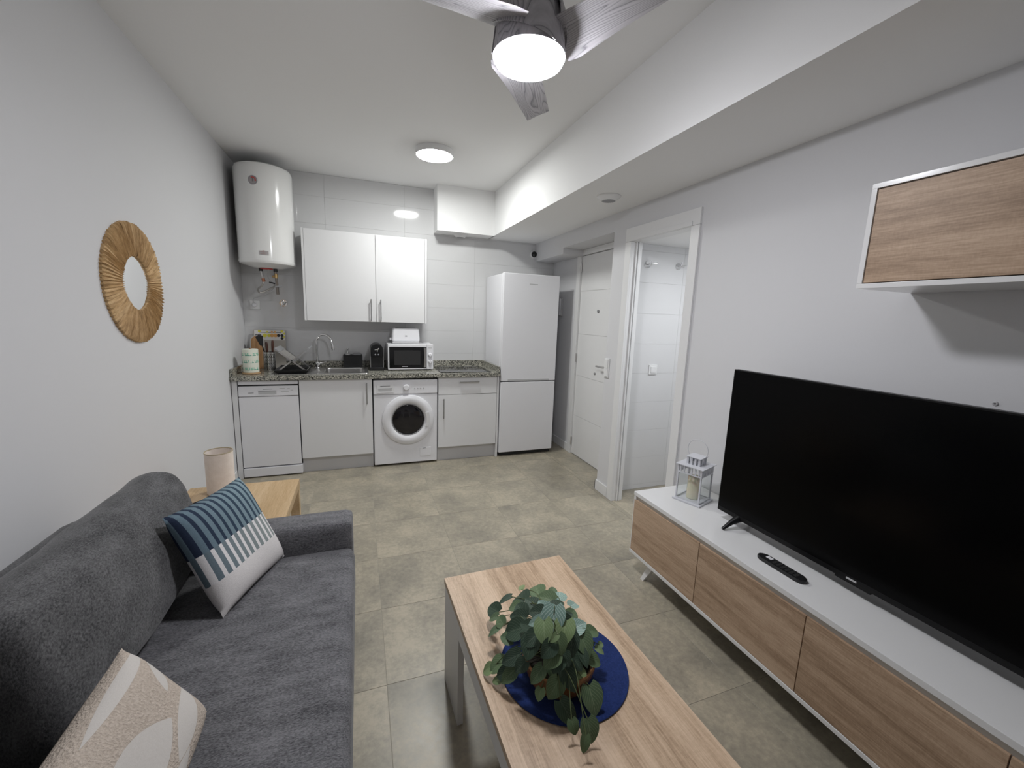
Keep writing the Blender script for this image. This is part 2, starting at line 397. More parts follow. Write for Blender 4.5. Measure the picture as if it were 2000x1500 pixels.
# entrance door
t = thing('trim_2', 'white frame of the closed entrance door', 'door frame', (XN, 3.48, 0), kind='structure')
for nm, b in (('casing_side', (XN-.016, XN, DY1, DY1+.07, 0, DH)), ('casing_side', (XN-.016, XN, DY0-.07, DY0, 0, DH)),
              ('casing_head', (XN-.016, XN, DY0-.07, DY1+.07, DH, 2.17)), ('jamb', (XN, XN+.1, DY1, DY1+.05, 0, DH)), ('jamb', (XN, XN+.1, DY0-.05, DY0, 0, DH)), ('jamb_head', (XN, XN+.1, DY0-.05, DY1+.05, DH, DH+.06))):
    rbx(nm, TRIM, t, *b, bev=.0015)
d = thing('door_1', 'white entrance door with shallow horizontal grooves and peephole', 'door', (XN, 3.48, 0), kind='structure')
rbx('core', TRIM, d, XN+.012, XN+.045, DY0+.004, DY1-.004, .006, DH-.004, bev=0)
zs = [.006, .44, .88, 1.32, 1.76, DH-.004]
for a, b in zip(zs, zs[1:]): rbx('panel', TRIM, d, XN+.006, XN+.0125, DY0+.004, DY1-.004, a+.001, b-.001, bev=.001)
for z in (2.0, 1.065, .145):
    MB().tube([(XN-.004, DY1-.002, z-.045), (XN-.004, DY1-.002, z+.045)], .007, 10).build('hinge', STEEL, d)
MB().lathe([(0, -.006), (.014, -.006), (.016, 0), (.016, .006)], (XN+.002, 3.53, 1.555), 'x', 20).build('peephole', GREYP, d)
MB().lathe([(0, -.004), (.011, -.004), (.012, 0), (.012, .006)], (XN+.002, 3.52, .945), 'x', 16).build('lock', GREYP, d)
hd = MB(); hd.lathe([(0, -.012), (.024, -.012), (.026, 0), (.026, .006)], (XN, 3.30, 1.035), 'x', 20)
hd.tube([(XN-.005, 3.30, 1.035), (XN-.045, 3.30, 1.035), (XN-.05, 3.31, 1.035), (XN-.05, 3.42, 1.033)], .009, 10)
hd.build('handle', STEEL, d)

# ------------------------------------------------------------------ ceiling fan with light
FX, FY, FZ = 1.590, 1.466, 2.35
def fan_wood():
    mt, nt, b = nodes('grey_ash_blade'); L = nt.links.new
    tc = nt.nodes.new('ShaderNodeTexCoord'); m_ = nt.nodes.new('ShaderNodeMapping'); m_.inputs['Scale'].default_value = (.55, 5.2, 1.5)
    L(tc.outputs['Object'], m_.inputs['Vector'])
    n = nt.nodes.new('ShaderNodeTexNoise'); n.inputs['Scale'].default_value = 2.4; n.inputs['Detail'].default_value = 1.5; L(m_.outputs[0], n.inputs['Vector'])
    mu = nt.nodes.new('ShaderNodeMath'); mu.operation = 'MULTIPLY'; mu.inputs[1].default_value = 22; L(n.outputs['Fac'], mu.inputs[0])
    fr = nt.nodes.new('ShaderNodeMath'); fr.operation = 'FRACT'; L(mu.outputs[0], fr.inputs[0])
    rp = ramp(nt, [(0, (.26, .25, .275)), (.14, (.50, .49, .51)), (.55, (.64, .62, .65)), (.9, (.56, .545, .57)), (1, (.28, .27, .295))])
    L(fr.outputs[0], rp.inputs[0])
    n2 = nt.nodes.new('ShaderNodeTexNoise'); n2.inputs['Scale'].default_value = 60; n2.inputs['Detail'].default_value = 3
    m2 = nt.nodes.new('ShaderNodeMapping'); m2.inputs['Scale'].default_value = (.2, 6, 1); L(tc.outputs['Object'], m2.inputs['Vector']); L(m2.outputs[0], n2.inputs['Vector'])
    mx = nt.nodes.new('ShaderNodeMix'); mx.data_type = 'RGBA'; mx.blend_type = 'MULTIPLY'; mx.inputs['Factor'].default_value = .35
    L(rp.outputs[0], mx.inputs['A']); L(n2.outputs['Fac'], mx.inputs['B']); L(mx.outputs['Result'], b.inputs['Base Color'])
    b.inputs['Roughness'].default_value = .5
    return mt
FWOOD = fan_wood()
fan = thing('ceiling_fan', 'three-blade grey wood-grain ceiling fan with a glowing round light', 'ceiling fan', (FX, FY, H), local=True)
dz = FZ-H
MB().lathe([(0, 0), (.075, 0), (.078, -.012), (.06, -.055), (.016, -.065), (.016, dz+.19), (.06, dz+.185), (.095, dz+.155), (.112, dz+.11), (.119, dz+.05), (.124, dz+.012), (.124, dz+.002), (.119, dz+.001)], n=56).build('motor_housing', FWOOD, fan)
MB().lathe([(.119, dz+.004), (.1195, dz-.002), (.115, dz-.012), (.09, dz-.020), (0, dz-.024)], n=56).build('light_diffuser', emit('fan_light', (.945, .95, 1), FAN_LIGHT), fan)
def blade():
    mb = MB(); nr, nw = 26, 8; top = []; bot = []
    for i in range(nr+1):
        f = i/nr; r = .055+f*.555
        w = .092-.02*min(1, f/.38)-.016*max(0, (f-.38)/.62) if f > .1 else .08+.012*(f/.1)
        tw = -R(13)+R(3)*f; zc = dz+.058+.035*f
        a, b = [], []
        for j in range(nw+1):
            s = -1+2*j/nw; c = .006*(1-s*s)
            y = s*w*math.cos(tw)+.074; z = zc+s*w*math.sin(tw)+c
            x = r+(.018*s if f > .96 else 0)
            a.append(mb.bm.verts.new((x, y, z+.0045*math.sqrt(max(0, 1-s**4)))))
            b.append(mb.bm.verts.new((x, y, z-.0045*math.sqrt(max(0, 1-s**4))-.0008)))
        top.append(a); bot.append(b)
    for i in range(nr):
        for j in range(nw):
            mb.bm.faces.new((top[i][j], top[i+1][j], top[i+1][j+1], top[i][j+1]))
            mb.bm.faces.new((bot[i][j], bot[i][j+1], bot[i+1][j+1], bot[i+1][j]))
        for j in (0, nw): mb.bm.faces.new((top[i][j], bot[i][j], bot[i+1][j], top[i+1][j]))
    for i in (0, nr):
        for j in range(nw): mb.bm.faces.new((top[i][j], top[i][j+1], bot[i][j+1], bot[i][j]))
    return mb
FANG = 57
HUBP = [(.055, dz+.187), (.095, dz+.155), (.112, dz+.11), (.119, dz+.05), (.124, dz+.002)]
def hub_r(z):
    for (ra, za), (rb, zb) in zip(HUBP, HUBP[1:]):
        if za >= z >= zb: return ra+(rb-ra)*(za-z)/(za-zb)
    return HUBP[-1][0]
def petal():
    mb = MB(); na, nz = 26, 8; G = []
    for i in range(na+1):
        f = i/na; th = R(-4+116*f); zl = dz+.004+.078*(1-f)**1.15; row = []
        for j in range(nz+1):
            z = zl+(dz+.175-zl)*j/nz; rr = hub_r(z)+.0045+.02*(1-f)**3
            row.append(mb.bm.verts.new((rr*math.cos(th), rr*math.sin(th), z)))
        G.append(row)
    for i in range(na):
        for j in range(nz): mb.bm.faces.new((G[i][j], G[i+1][j], G[i+1][j+1], G[i][j+1]))
    bmesh.ops.recalc_face_normals(mb.bm, faces=mb.bm.faces[:])
    bmesh.ops.solidify(mb.bm, geom=mb.bm.faces[:], thickness=.0035)
    return mb
bl = blade().build('blade', FWOOD, fan); bl.rotation_euler.z = R(FANG)
pe = petal().build('blade_root', FWOOD, fan, ang=60); pe.rotation_euler.z = R(FANG)
for k in (1, 2):
    c = child(bl, fan); c.rotation_euler.z = R(FANG+120*k)
    c = child(pe, fan); c.rotation_euler.z = R(FANG+120*k)
# ------------------------------------------------------------------ kitchen ceiling lamp
LX, LY = 1.612, 3.515
t = thing('ceiling_lamp', 'lit round white ceiling lamp above the kitchen floor', 'ceiling light', (LX, LY, H), local=True)
MB().lathe([(0, 0), (.148, 0), (.15, -.006), (.15, -.038), (.146, -.044), (.139, -.0445)], n=56).build('housing', TRIM, t)
MB().lathe([(.139, -.043), (.137, -.0465), (0, -.0475)], n=56).build('diffuser', emit('lamp_light', (.975, .99, .965), LAMP_LIGHT), t)
t = thing('bathroom_lamp', 'round lamp on the bathroom ceiling', 'ceiling light', (3.5, 2.05, BH), local=True)
MB().lathe([(0, 0), (.118, 0), (.12, -.006), (.12, -.03), (.11, -.033)], n=40).build('housing', TRIM, t)
MB().lathe([(.11, -.032), (.108, -.035), (0, -.036)], n=40).build('diffuser', emit('bath_light', (.95, .98, 1), BATH_LIGHT), t)
# ventilation outlets under the soffit
def vent(x, y, r, label):
    t = thing('air_vent', label, 'vent', (x, y, HS), local=True)
    MB().lathe([(0, 0), (r, 0), (r*1.0, -.004), (r*.92, -.010), (r*.62, -.030), (r*.56, -.032), (r*.54, -.026), (0, -.024)], n=40).build('cone', TRIM, t)
    for k in range(-3, 4):
        w = r*.5*math.sqrt(max(.05, 1-(k/3.6)**2))
        MB().box(-w, w, k*r*.14-.0016, k*r*.14+.0016, -.033, -.024).build('slat', LTGREY, t)
vent(2.642, 2.585, .082, 'small round white vent cone under the soffit beside the doorway')
vent(2.045, 4.475, .075, 'small round white vent under the soffit box above the kitchen wall')
# security camera
p = at(1043, 497, 'y', YB-.03)
t = thing('security_camera', 'small black-domed camera on the tiled wall above the fridge', 'camera', (p.x, YB-.007, p.z), local=True)
MB().lathe([(0, 0), (.044, 0), (.044, -.018), (.036, -.026), (0, -.026)], ax='y', n=28).build('base', TRIM, t)
MB().lathe([(.033, -.026), (.033, -.034), (.027, -.048), (.014, -.056), (0, -.058)], ax='y', n=28).build('dome', BLACKG, t)

# ------------------------------------------------------------------ kitchen units
YK = 3.986; CT0, CT = .868, .905
def vhandle(parent, x, y, z0, z1, mat=None):
    mb = MB(); h = .028
    mb.tube([(x, y, z0+.012), (x, y-h*.7, z0+.006), (x, y-h, z0), ], .0045, 8)
    mb.tube([(x, y, z1-.012), (x, y-h*.7, z1-.006), (x, y-h, z1)], .0045, 8)
    mb.tube([(x, y-h, z0-.004), (x, y-h, z1+.004)], .0055, 10)
    return mb.build('handle', mat or ALU, parent)
# countertop with a cut-out for the sink
CX0, CX1 = .004, 2.366; SX0, SX1, SY0, SY1 = .345, 1.085, 4.045, 4.475
ct = thing('countertop', 'speckled grey granite worktop with raised edges', 'countertop', (1.18, 4.27, CT0))
mb = MB()
for b in ((CX0, CX1, 3.958, SY0, CT0, CT), (CX0, CX1, SY1, YB-.007, CT0, CT), (CX0, SX0, SY0, SY1, CT0, CT), (SX1, CX1, SY0, SY1, CT0, CT)): mb.box(*b)
bmesh.ops.remove_doubles(mb.bm, verts=mb.bm.verts[:], dist=1e-5)
mb.build('slab', GRANITE, ct, smooth=False)
rbx('upstand', GRANITE, ct, CX0+.0205, CX1-.0205, YB-.027, YB-.0075, CT, CT+.06, bev=.001)
rbx('upstand', GRANITE, ct, CX0, CX0+.02, 3.975, YB-.0075, CT, CT+.06, bev=.001)
rbx('upstand', GRANITE, ct, CX1-.02, CX1, 3.975, YB-.0075, CT, CT+.06, bev=.001)
# dishwasher
dw = thing('dishwasher', 'slim white dishwasher at the wall end of the worktop', 'dishwasher', (.278, 4.28, 0))
x0, x1 = .051, .504
rbx('body', APPL, dw, x0+.004, x1-.004, YK+.045, 4.55, .02, .862, bev=.003)
rbx('top_lid', APPL, dw, x0, x1, YK+.004, YK+.5, .828, .86, bev=.003)
rbx('gap_shade_strip', DARK, dw, x0+.003, x1-.003, YK+.012, YK+.05, .815, .829, bev=0)  # dark strip standing for the shade in the gap under the lid
cp = MB().box(x0, x1, YK-.002, YK+.045, .727, .816, bev=.006, seg=3).build('control_panel', APPL, dw)
g = MB(); g.box(.20, .335, YK-.004, YK+.01, .745, .775, bev=.002); g.build('grip_recess', LTGREY, cp)
MB().box(.20, .335, YK-.0046, YK+.0, .770, .7755).build('recess_shadow_line', GREYP, cp)
MB().box(.205, .330, YK-.0055, YK-.001, .7425, .7455).build('recess_lip', APPL, cp)
for (a, b, z, m_) in ((.235, .305, .790, INK), (.125, .165, .758, INK), (.36, .40, .792, LTGREY), (.42, .44, .79, LTGREY), (.445, .465, .775, LTGREY), (.37, .43, .765, LTGREY)):
    MB().box(a, b, YK-.0026, YK-.001, z-.0025, z+.0025).build('printed_mark', m_, cp)
rbx('door', APPL, dw, x0, x1, YK+.002, YK+.045, .098, .723, bev=.004, seg=3)
rbx('kick_plate', APPL, dw, x0+.002, x1+.008, YK-.006, YK+.045, .012, .088, bev=.003)
for x in (x0+.03, x1-.03): MB().tube([(x, YK+.06, 0), (x, YK+.06, .03)], .014, 10).build('foot', BLACK, dw)
# filler panel by the wall
tag(rbx('filler_panel', CABW, None, .006, .045, YK+.004, 4.55, 0, CT0-.001, bev=.001), 'narrow white filler panel between dishwasher and wall', 'panel')
# sink cabinet
sc = thing('sink_cabinet', 'white base cabinet with one wide door under the sink', 'cabinet', (.815, 4.28, 0))
x0, x1 = .511, 1.121
cb = MB(); cb.box(x0, x0+.016, YK+.022, 4.55, .14, .866); cb.box(x1-.016, x1, YK+.022, 4.55, .14, .866); cb.box(x0+.016, x1-.016, YK+.022, 4.55, .14, .156); cb.box(x0+.016, x1-.016, 4.53, 4.55, .156, .866)
cb.build('carcass', CABW, sc, smooth=False)
dr = rbx('door', CABW, sc, x0+.002, x1-.002, YK+.001, YK+.02, .143, .862, bev=.0015)
vhandle(dr, 1.073, YK+.002, .632, .822)
rbx('plinth', PLINTH, sc, x0, x1, YK+.045, YK+.06, 0, .139, bev=0)
# washing machine
wm = thing('washing_machine', 'white front-loading washing machine with round dark door', 'washing machine', (1.4275, 4.28, 0))
x0, x1 = 1.130, 1.727
rbx('body', APPL, wm, x0, x1, YK+.012, 4.52, .018, .848, bev=.006, seg=3)
cp = MB().box(x0+.001, x1-.001, YK-.006, YK+.03, .708, .847, bev=.009, seg=3).build('control_panel', APPL, wm)
rbx('front_panel', APPL, wm, x0+.001, x1-.001, YK+.001, YK+.03, .02, .704, bev=.006, seg=3)
dwr = rbx('detergent_drawer', APPL2, wm, x0+.03, x0+.185, YK-.009, YK+.01, .722, .80, bev=.004)
MB().box(x0+.045, x0+.165, YK-.0105, YK-.006, .744, .766).build('grip_recess', LTGREY, dwr)
MB().box(x0+.042, x0+.168, YK-.0115, YK-.006, .765, .770).build('grip_edge', GREYP, dwr)
MB().box(x0+.03, x0+.18, YK-.0115, YK-.006, .728, .736).build('grip_lip', APPL, dwr)
MB().box(x0+.062, x0+.15, YK-.0096, YK-.006, .789, .794).build('brand_mark', INK, dwr)
MB().lathe([(0, -.028), (.022, -.028), (.026, -.024), (.029, -.006), (.033, 0), (.033, .004)], (1.428, YK-.004, .775), 'y', 32).build('program_dial', APPL, wm)
for k in range(4): MB().lathe([(0, -.003), (.006, -.003), (.007, 0), (.007, .003)], (1.508+.028*k, YK-.006, .762), 'y', 14).build('button', LTGREY, cp)
WX, WZ = 1.447, .457
ring = MB().lathe([(.243, .012), (.246, 0), (.240, -.016), (.222, -.026), (.205, -.030), (.185, -.028), (.170, -.020), (.155, -.004), (.150, .006)], (WX, YK, WZ), 'y', 64).build('door_ring', APPL, wm)
MB().lathe([(.1535, -.002), (.150, -.0035), (.143, .0), (.14, -.002), (.12, -.008), (.07, -.013), (0, -.015)], (WX, YK, WZ), 'y', 56).build('door_glass', plain('dark_drum_glass', (.012, .011, .013), .06), ring)
MB().lathe([(.1525, .002), (.156, -.010), (.151, -.011), (.1485, .0)], (WX, YK, WZ), 'y', 56, close=True).build('inner_rim', GREYP, ring)
hp = [(WX+.150*math.cos(a)*s, YK-.0285+0*s, WZ+.150*math.sin(a)*s) for s, rng in ((1.14, (-.42, .42)), (1.36, (.36, -.36))) for a in [rng[0]+(rng[1]-rng[0])*i/8 for i in range(9)]]
MB().prism(hp, (0, -.006, 0)).build('door_grip', APPL2, ring)
fp = rbx('filter_flap', APPL, wm, 1.555, 1.665, YK-.002, YK+.006, .075, .165, bev=.012, seg=3)
MB().box(1.585, 1.615, YK-.003, YK-.001, .155, .160).build('grip_slot', INK, fp)
for x in (x0+.05, x1-.05): MB().tube([(x, YK+.07, 0), (x, YK+.07, .025)], .02, 12).build('foot', BLACK, wm)
# hob cabinet
hc = thing('hob_cabinet', 'white base cabinet with a drawer above a door under the hob', 'cabinet', (2.05, 4.28, 0))
x0, x1 = 1.736, 2.343
cb = MB(); cb.box(x0, x0+.016, YK+.022, 4.55, .14, .866); cb.box(x1-.016, x1, YK+.022, 4.55, .14, .866); cb.box(x0+.016, x1-.016, YK+.022, 4.55, .14, .156); cb.box(x0+.016, x1-.016, 4.53, 4.55, .156, .866)
cb.build('carcass', CABW, hc, smooth=False)
dr = rbx('drawer', CABW, hc, x0+.002, x1-.002, YK+.001, YK+.02, .690, .862, bev=.0015)
hm = MB(); hm.tube([(1.945, YK-.026, .818), (2.146, YK-.026, .818)], .0055, 10)
for x in (1.955, 2.136): hm.tube([(x, YK+.001, .818), (x, YK-.026, .818)], .0045, 8)
hm.build('handle', ALU, dr)
dr = rbx('door', CABW, hc, x0+.002, x1-.002, YK+.001, YK+.02, .150, .686, bev=.0015)
vhandle(dr, 1.788, YK+.002, .456, .646)
rbx('plinth', PLINTH, hc, x0, x1, YK+.045, YK+.06, 0, .139, bev=0)
rbx('end_panel', CABW, hc, x1+.002, x1+.021, YK+.0, 4.55, 0, .866, bev=.001)
# fridge
fr = thing('fridge', 'tall white two-door fridge freezer beside the worktop', 'fridge', (2.685, 4.27, 0))
x0, x1, YF = 2.377, 2.994, 3.972
rbx('body', APPL, fr, x0, x1, YF+.062, 4.56, .03, 1.90, bev=.006, seg=3)
ud = rbx('upper_door', APPL, fr, x0, x1, YF, YF+.058, .812, 1.905, bev=.007, seg=3)
rbx('grip_strip', LTGREY, ud, x0+.075, x1-.075, YF-.0015, YF+.02, .814, .832, bev=.001)
MB().box(2.655, 2.745, YF-.0012, YF+.001, 1.803, 1.810).build('brand_mark', LTGREY, ud)
rbx('lower_door', APPL, fr, x0, x1, YF, YF+.058, .045, .803, bev=.007, seg=3)
rbx('base_grille', DARK, fr, x0+.01, x1-.01, YF+.03, YF+.08, .008, .043, bev=0)
for x in (x0+.05, x1-.05): MB().tube([(x, YF+.07, 0), (x, YF+.07, .03)], .018, 12).build('foot', BLACK, fr)
# upper cabinet
uc = thing('wall_cupboard', 'white two-door wall cupboard above the sink', 'cabinet', (1.105, 4.42, 1.376))
x0, x1, z0, z1, yf = .552, 1.662, 1.376, 2.192, 4.252
cb = MB(); cb.box(x0+.018, x1-.018, yf+.02, YB-.008, z0+.004, z0+.02); cb.box(x0+.018, x1-.018, yf+.02, YB-.008, z1-.02, z1); cb.box(x0+.018, x1-.018, YB-.02, YB-.008, z0+.02, z1-.02)
cb.build('carcass', CABW, uc, smooth=False)
rbx('side_panel', CABW, uc, x0, x0+.018, yf, YB-.008, z0, z1, bev=.001)
rbx('side_panel', CABW, uc, x1-.018, x1, yf, YB-.008, z0, z1, bev=.001)
d1 = rbx('door', CABW, uc, x0+.020, 1.178, yf, yf+.019, z0+.002, z1-.002, bev=.0015)
d2 = rbx('door', CABW, uc, 1.181, x1-.020, yf, yf+.019, z0+.002, z1-.002, bev=.0015)
vhandle(d1, 1.133, yf, 1.392, 1.588); vhandle(d2, 1.222, yf, 1.388, 1.588)
# water heater
HX, HY = .268, 4.348
wh = thing('water_heater', 'white cylindrical electric water heater hung in the corner', 'water heater', (HX, HY, 1.83))
z0, z1, r = 1.872, 2.668, .222
MB().lathe([(0, z1+.006), (.12, z1+.004), (.185, z1-.004), (.212, z1-.018), (r, z1-.045), (r, z0+.03), (r-.001, z0+.012)], (HX, HY, 0), 'z', 72).build('tank', HEAT, wh)
MB().lathe([(r+.002, z0+.014), (r+.003, z0), (r-.006, z0-.016), (r-.03, z0-.024), (.15, z0-.034), (.11, z0-.046), (.09, z0-.049), (0, z0-.049)], (HX, HY, 0), 'z', 72).build('bottom_cap', HEAT, wh)
MB().lathe([(.0, z0-.0495), (.05, z0-.0495), (.05, z0-.056), (0, z0-.057)], (HX-.01, HY-.03, 0), 'z', 24).build('flange_seal', REDP, wh)
def on_tank(ang, z, e=0): return Vector((HX+(r+e)*math.sin(ang), HY-(r+e)*math.cos(ang), z))
def tank_patch(name, ang, z, w, h, mat, e=.0012, parent=wh, disc=False):
    mb = MB(); n = 16
    if disc:
        c = mb.bm.verts.new(on_tank(ang, z, e)); ring = [mb.bm.verts.new(on_tank(ang+w*math.cos(t)/r, z+w*math.sin(t), e)) for t in [2*math.pi*k/24 for k in range(24)]]
        for k in range(24): mb.bm.faces.new((c, ring[k], ring[(k+1) % 24]))
    else:
        a = [mb.bm.verts.new(on_tank(ang+(w*(k/n-.5))/r, z-h/2, e)) for k in range(n+1)]; b = [mb.bm.verts.new(on_tank(ang+(w*(k/n-.5))/r, z+h/2, e)) for k in range(n+1)]
        for k in range(n): mb.bm.faces.new((a[k], a[k+1], b[k+1], b[k]))
    bmesh.ops.solidify(mb.bm, geom=mb.bm.faces[:], thickness=.001)
    return mb.build(name, mat, parent)
A0 = R(-10)
dl = tank_patch('dial', A0, 2.508, .036, 0, plain('dial_face', (.62, .58, .62), .4), disc=True)
tank_patch('dial_center', A0, 2.508, .029, 0, plain('dial_inner', (.74, .70, .72), .4), .0018, dl, True)
mb = MB()
for k in range(9):
    a = R(-10+k*15); mb.obox(on_tank(A0+.021*math.cos(a)/r, 2.508+.021*math.sin(a), .002), (1, 0, 0), (0, 1, 0), (0, 0, 1), .0035, .0012, .0035)
mb.build('dial_scale', REDP, dl)
MB().bar(on_tank(A0, 2.495, .002), on_tank(A0, 2.521, .002), .004).build('dial_needle', INK, dl)
lb = tank_patch('warning_label', R(3), 1.935, .07, .035, plain('label_pale', (.80, .77, .77), .4))
for (dx, dz_, w, h) in ((-.012, .008, .03, .004), (.010, .0, .04, .004), (-.005, -.009, .045, .004), (.0, .016, .012, .01)):
    tank_patch('label_print', R(3)+dx/r, 1.935+dz_, w, h, PINKP, .0018, lb)
# pipes below the heater
yp = HY-.02
pl = MB(); pl.tube([(HX-.058, yp, z0-.04), (HX-.058, yp, z0-.075)], .016, 12); pl.build('pipe_collar', BLACK, wh)
pl = MB(); pl.tube([(HX+.058, yp, z0-.04), (HX+.058, yp, z0-.075)], .016, 12); pl.build('pipe_collar', BLACK, wh)
MB().tube([(HX-.058, yp, z0-.07), (HX-.05, yp+.01, z0-.12), (HX-.045, yp+.02, z0-.155)], .0095, 10).build('inlet_pipe', STEEL, wh)
MB().tube([(HX-.047, yp+.018, z0-.135), (HX-.042, yp+.02, z0-.165)], .014, 10).build('pipe_joint', COPPER, wh)
MB().tube([(HX+.058, yp, z0-.07), (HX+.06, yp+.01, z0-.15), (HX+.06, yp+.03, z0-.20)], .0105, 10).build('outlet_pipe', plain('dull_pipe', (.3, .27, .25), .4, 1), wh)
v = MB(); v.tube([(HX+.03, yp, z0-.115), (HX+.062, yp, z0-.113)], .009, 10); v.tube([(HX+.06, yp, z0-.09), (HX+.06, yp, z0-.13)], .0135, 10)
v.build('safety_valve', BRASS, wh)
MB().tube([(HX+.005, yp-.01, z0-.168), (HX+.03, yp-.014, z0-.172), (HX+.05, yp-.008, z0-.18)], .006, 8).build('valve_lever', BLACK, wh)
MB().tube([(HX+.045, yp+.02, z0-.205), (HX+.1, yp+.02, z0-.195)], .0085, 8).build('valve_spigot', GREYP, wh)
MB().tube([(HX+.06, yp+.03, z0-.20), (HX+.06, yp+.04, z0-.27)], .0125, 10).build('drain_pipe', plain('dull_pipe_dark', (.25, .22, .2), .45, 1), wh)
def arc(pts, n=8):
    """Catmull-Rom through points"""
    P_ = [Vector(p) for p in pts]; P_ = [P_[0]*2-P_[1]]+P_+[P_[-1]*2-P_[-2]]; out = []
    for i in range(1, len(P_)-2):
        for k in range(n):
            t = k/n; a, b, c, d = P_[i-1:i+3]
            out.append(.5*((2*b)+(c-a)*t+(2*a-5*b+4*c-d)*t*t+(3*b-a-3*c+d)*t**3))
    return out+[P_[-2]]
MB().tube(arc([(HX-.043, yp+.02, z0-.16), (HX-.06, yp+.02, z0-.20), (HX-.10, yp+.05, z0-.235), (HX-.085, yp+.09, z0-.26), (HX+.0, yp+.10, z0-.215), (HX+.06, yp+.05, z0-.185)]), .0075, 8).build('braided_hose', plain('braided_steel', (.5, .48, .46), .4, 1, bump=.4, bscale=400), wh)
MB().tube(arc([(HX+.01, yp-.01, z0-.045), (HX-.01, yp+.03, z0-.12), (HX+.03, yp+.09, z0-.2), (HX-.06, yp+.14, z0-.28), (HX-.16, yp+.19, z0-.31), (HX-.175, YB-.05, z0-.35)]), .0035, 8).build('power_cord', LTGREY, wh)
t = thing('wall_socket', 'white wall socket with plug below the water heater', 'socket', (.098, YB-.007, 1.50), local=True)
rbx('plate', TRIM, t, -.042, .042, -.012, 0, -.042, .042, bev=.004)
MB().lathe([(0, -.036), (.016, -.036), (.019, -.03), (.019, -.012)], ax='y', n=20).build('plug', APPL, t)
p = at(553, 592, 'y', YB-.02)
t = thing('stop_valve', 'chrome round stop valve on the tiled wall below the heater', 'valve', (p.x, YB-.007, p.z), local=True)
MB().lathe([(0, -.006), (.034, -.006), (.037, 0)], ax='y', n=28).build('rosette', CHROME, t)
v = MB(); v.lathe([(.012, 0), (.012, -.03), (.016, -.034), (.016, -.05), (0, -.052)], ax='y', n=18)
v.tube([(0, -.042, 0), (.03, -.05, .012)], .005, 8); v.tube([(0, -.042, 0), (-.012, -.05, .028)], .005, 8); v.tube([(0, -.042, 0), (-.012, -.05, -.03)], .005, 8)
v.build('tap_head', CHROME, t)
# sink
sk = thing('sink', 'stainless steel sink with drainer set into the worktop', 'sink', (.72, 4.26, CT))
mb = MB(); zr = CT+.003; bx0, bx1, by0, by1, zb = .70, 1.06, 4.085, 4.435, CT-.15
def sink_plate():
    o = [(SX0-.008, SY0-.008), (SX1+.008, SY0-.008), (SX1+.008, SY1+.008), (SX0-.008, SY1+.008)]
    def rr(x0, x1, y0, y1, r, z, n=6):
        out = []
        for cx, cy, a0 in ((x1-r, y1-r, 0), (x0+r, y1-r, 90), (x0+r, y0+r, 180), (x1-r, y0+r, 270)):
            for k in range(n+1): a = R(a0+90*k/n); out.append(mb.bm.verts.new((cx+r*math.cos(a), cy+r*math.sin(a), z)))
        return out
    A = rr(SX0-.008, SX1+.008, SY0-.008, SY1+.008, .02, CT+.0005); B = rr(SX0-.006, SX1+.006, SY0-.006, SY1+.006, .02, zr)
    D = rr(bx0, bx1, by0, by1, .045, zr); E_ = rr(bx0+.006, bx1-.006, by0+.006, by1-.006, .042, zr-.008); F = rr(bx0+.012, bx1-.012, by0+.012, by1-.012, .04, zb+.02); G = rr(bx0+.03, bx1-.03, by0+.03, by1-.03, .03, zb)
    for a, b in ((A, B), (B, D), (D, E_), (E_, F), (F, G)):
        n = len(a)
        for i in range(n): mb.bm.faces.new((a[i], a[(i+1) % n], b[(i+1) % n], b[i]))
    mb.bm.faces.new(G)
sink_plate(); bw_ = mb.build('basin', STEEL, sk)
MB().lathe([(0, zb+.001), (.03, zb+.001), (.036, zb+.004), (.038, zb+.001)], (.88, 4.26, 0), 'z', 24).build('drain', CHROME, sk)
for k in range(5): MB().box(.39, .64, 4.10+k*.06, 4.104+k*.06, zr-.001, zr+.0025).build('drainer_rib', STEEL, sk)
# faucet
FXX, FYY = .625, 4.452
fc = thing('kitchen_faucet', 'chrome gooseneck kitchen tap behind the sink', 'faucet', (FXX, FYY, CT+.0035))
MB().lathe([(.027, CT+.0035), (.027, CT+.008), (.020, CT+.012), (.0195, CT+.055), (.016, CT+.062), (.012, CT+.066)], (FXX, FYY, 0), 'z', 24).build('base', CHROME, fc)
pts = [(FXX, FYY, CT+.05), (FXX, FYY, 1.16)]
for k in range(0, 13): a = R(180-180*k/12*.92); pts.append((FXX+.068+.068*math.cos(a), FYY-.05*(1-math.cos(R(180*k/12)))/2, 1.17+.068*math.sin(a)))
pts.append((FXX+.148, FYY-.055, 1.115))
MB().tube(pts, .0105, 14).build('spout', CHROME, fc)
MB().tube([pts[-1], (FXX+.152, FYY-.056, 1.09)], .0135, 14).build('nozzle', STEEL, fc)
lv = MB(); lv.tube([(FXX+.012, FYY-.006, CT+.04), (FXX+.03, FYY-.012, CT+.05), (FXX+.085, FYY-.03, CT+.068)], [.013, .009, .006], 10); lv.build('lever', CHROME, fc)
# hob
hb = thing('hob', 'black glass ceramic hob let into the worktop', 'hob', (2.03, 4.23, CT))
rbx('glass_plate', plain('hob_glass', (.02, .02, .021), .10), hb, 1.765, 2.285, 4.01, 4.46, CT+.0005, CT+.006, bev=.002)
for (x, y, r_) in ((1.90, 4.13, .075), (2.15, 4.13, .09), (1.90, 4.34, .09), (2.15, 4.34, .075)):
    MB().lathe([(r_, CT+.0061), (r_, CT+.0066), (r_-.002, CT+.0066), (r_-.002, CT+.0061)], (x, y, 0), 'z', 40, close=True).build('cooking_zone', LTGREY, hb)
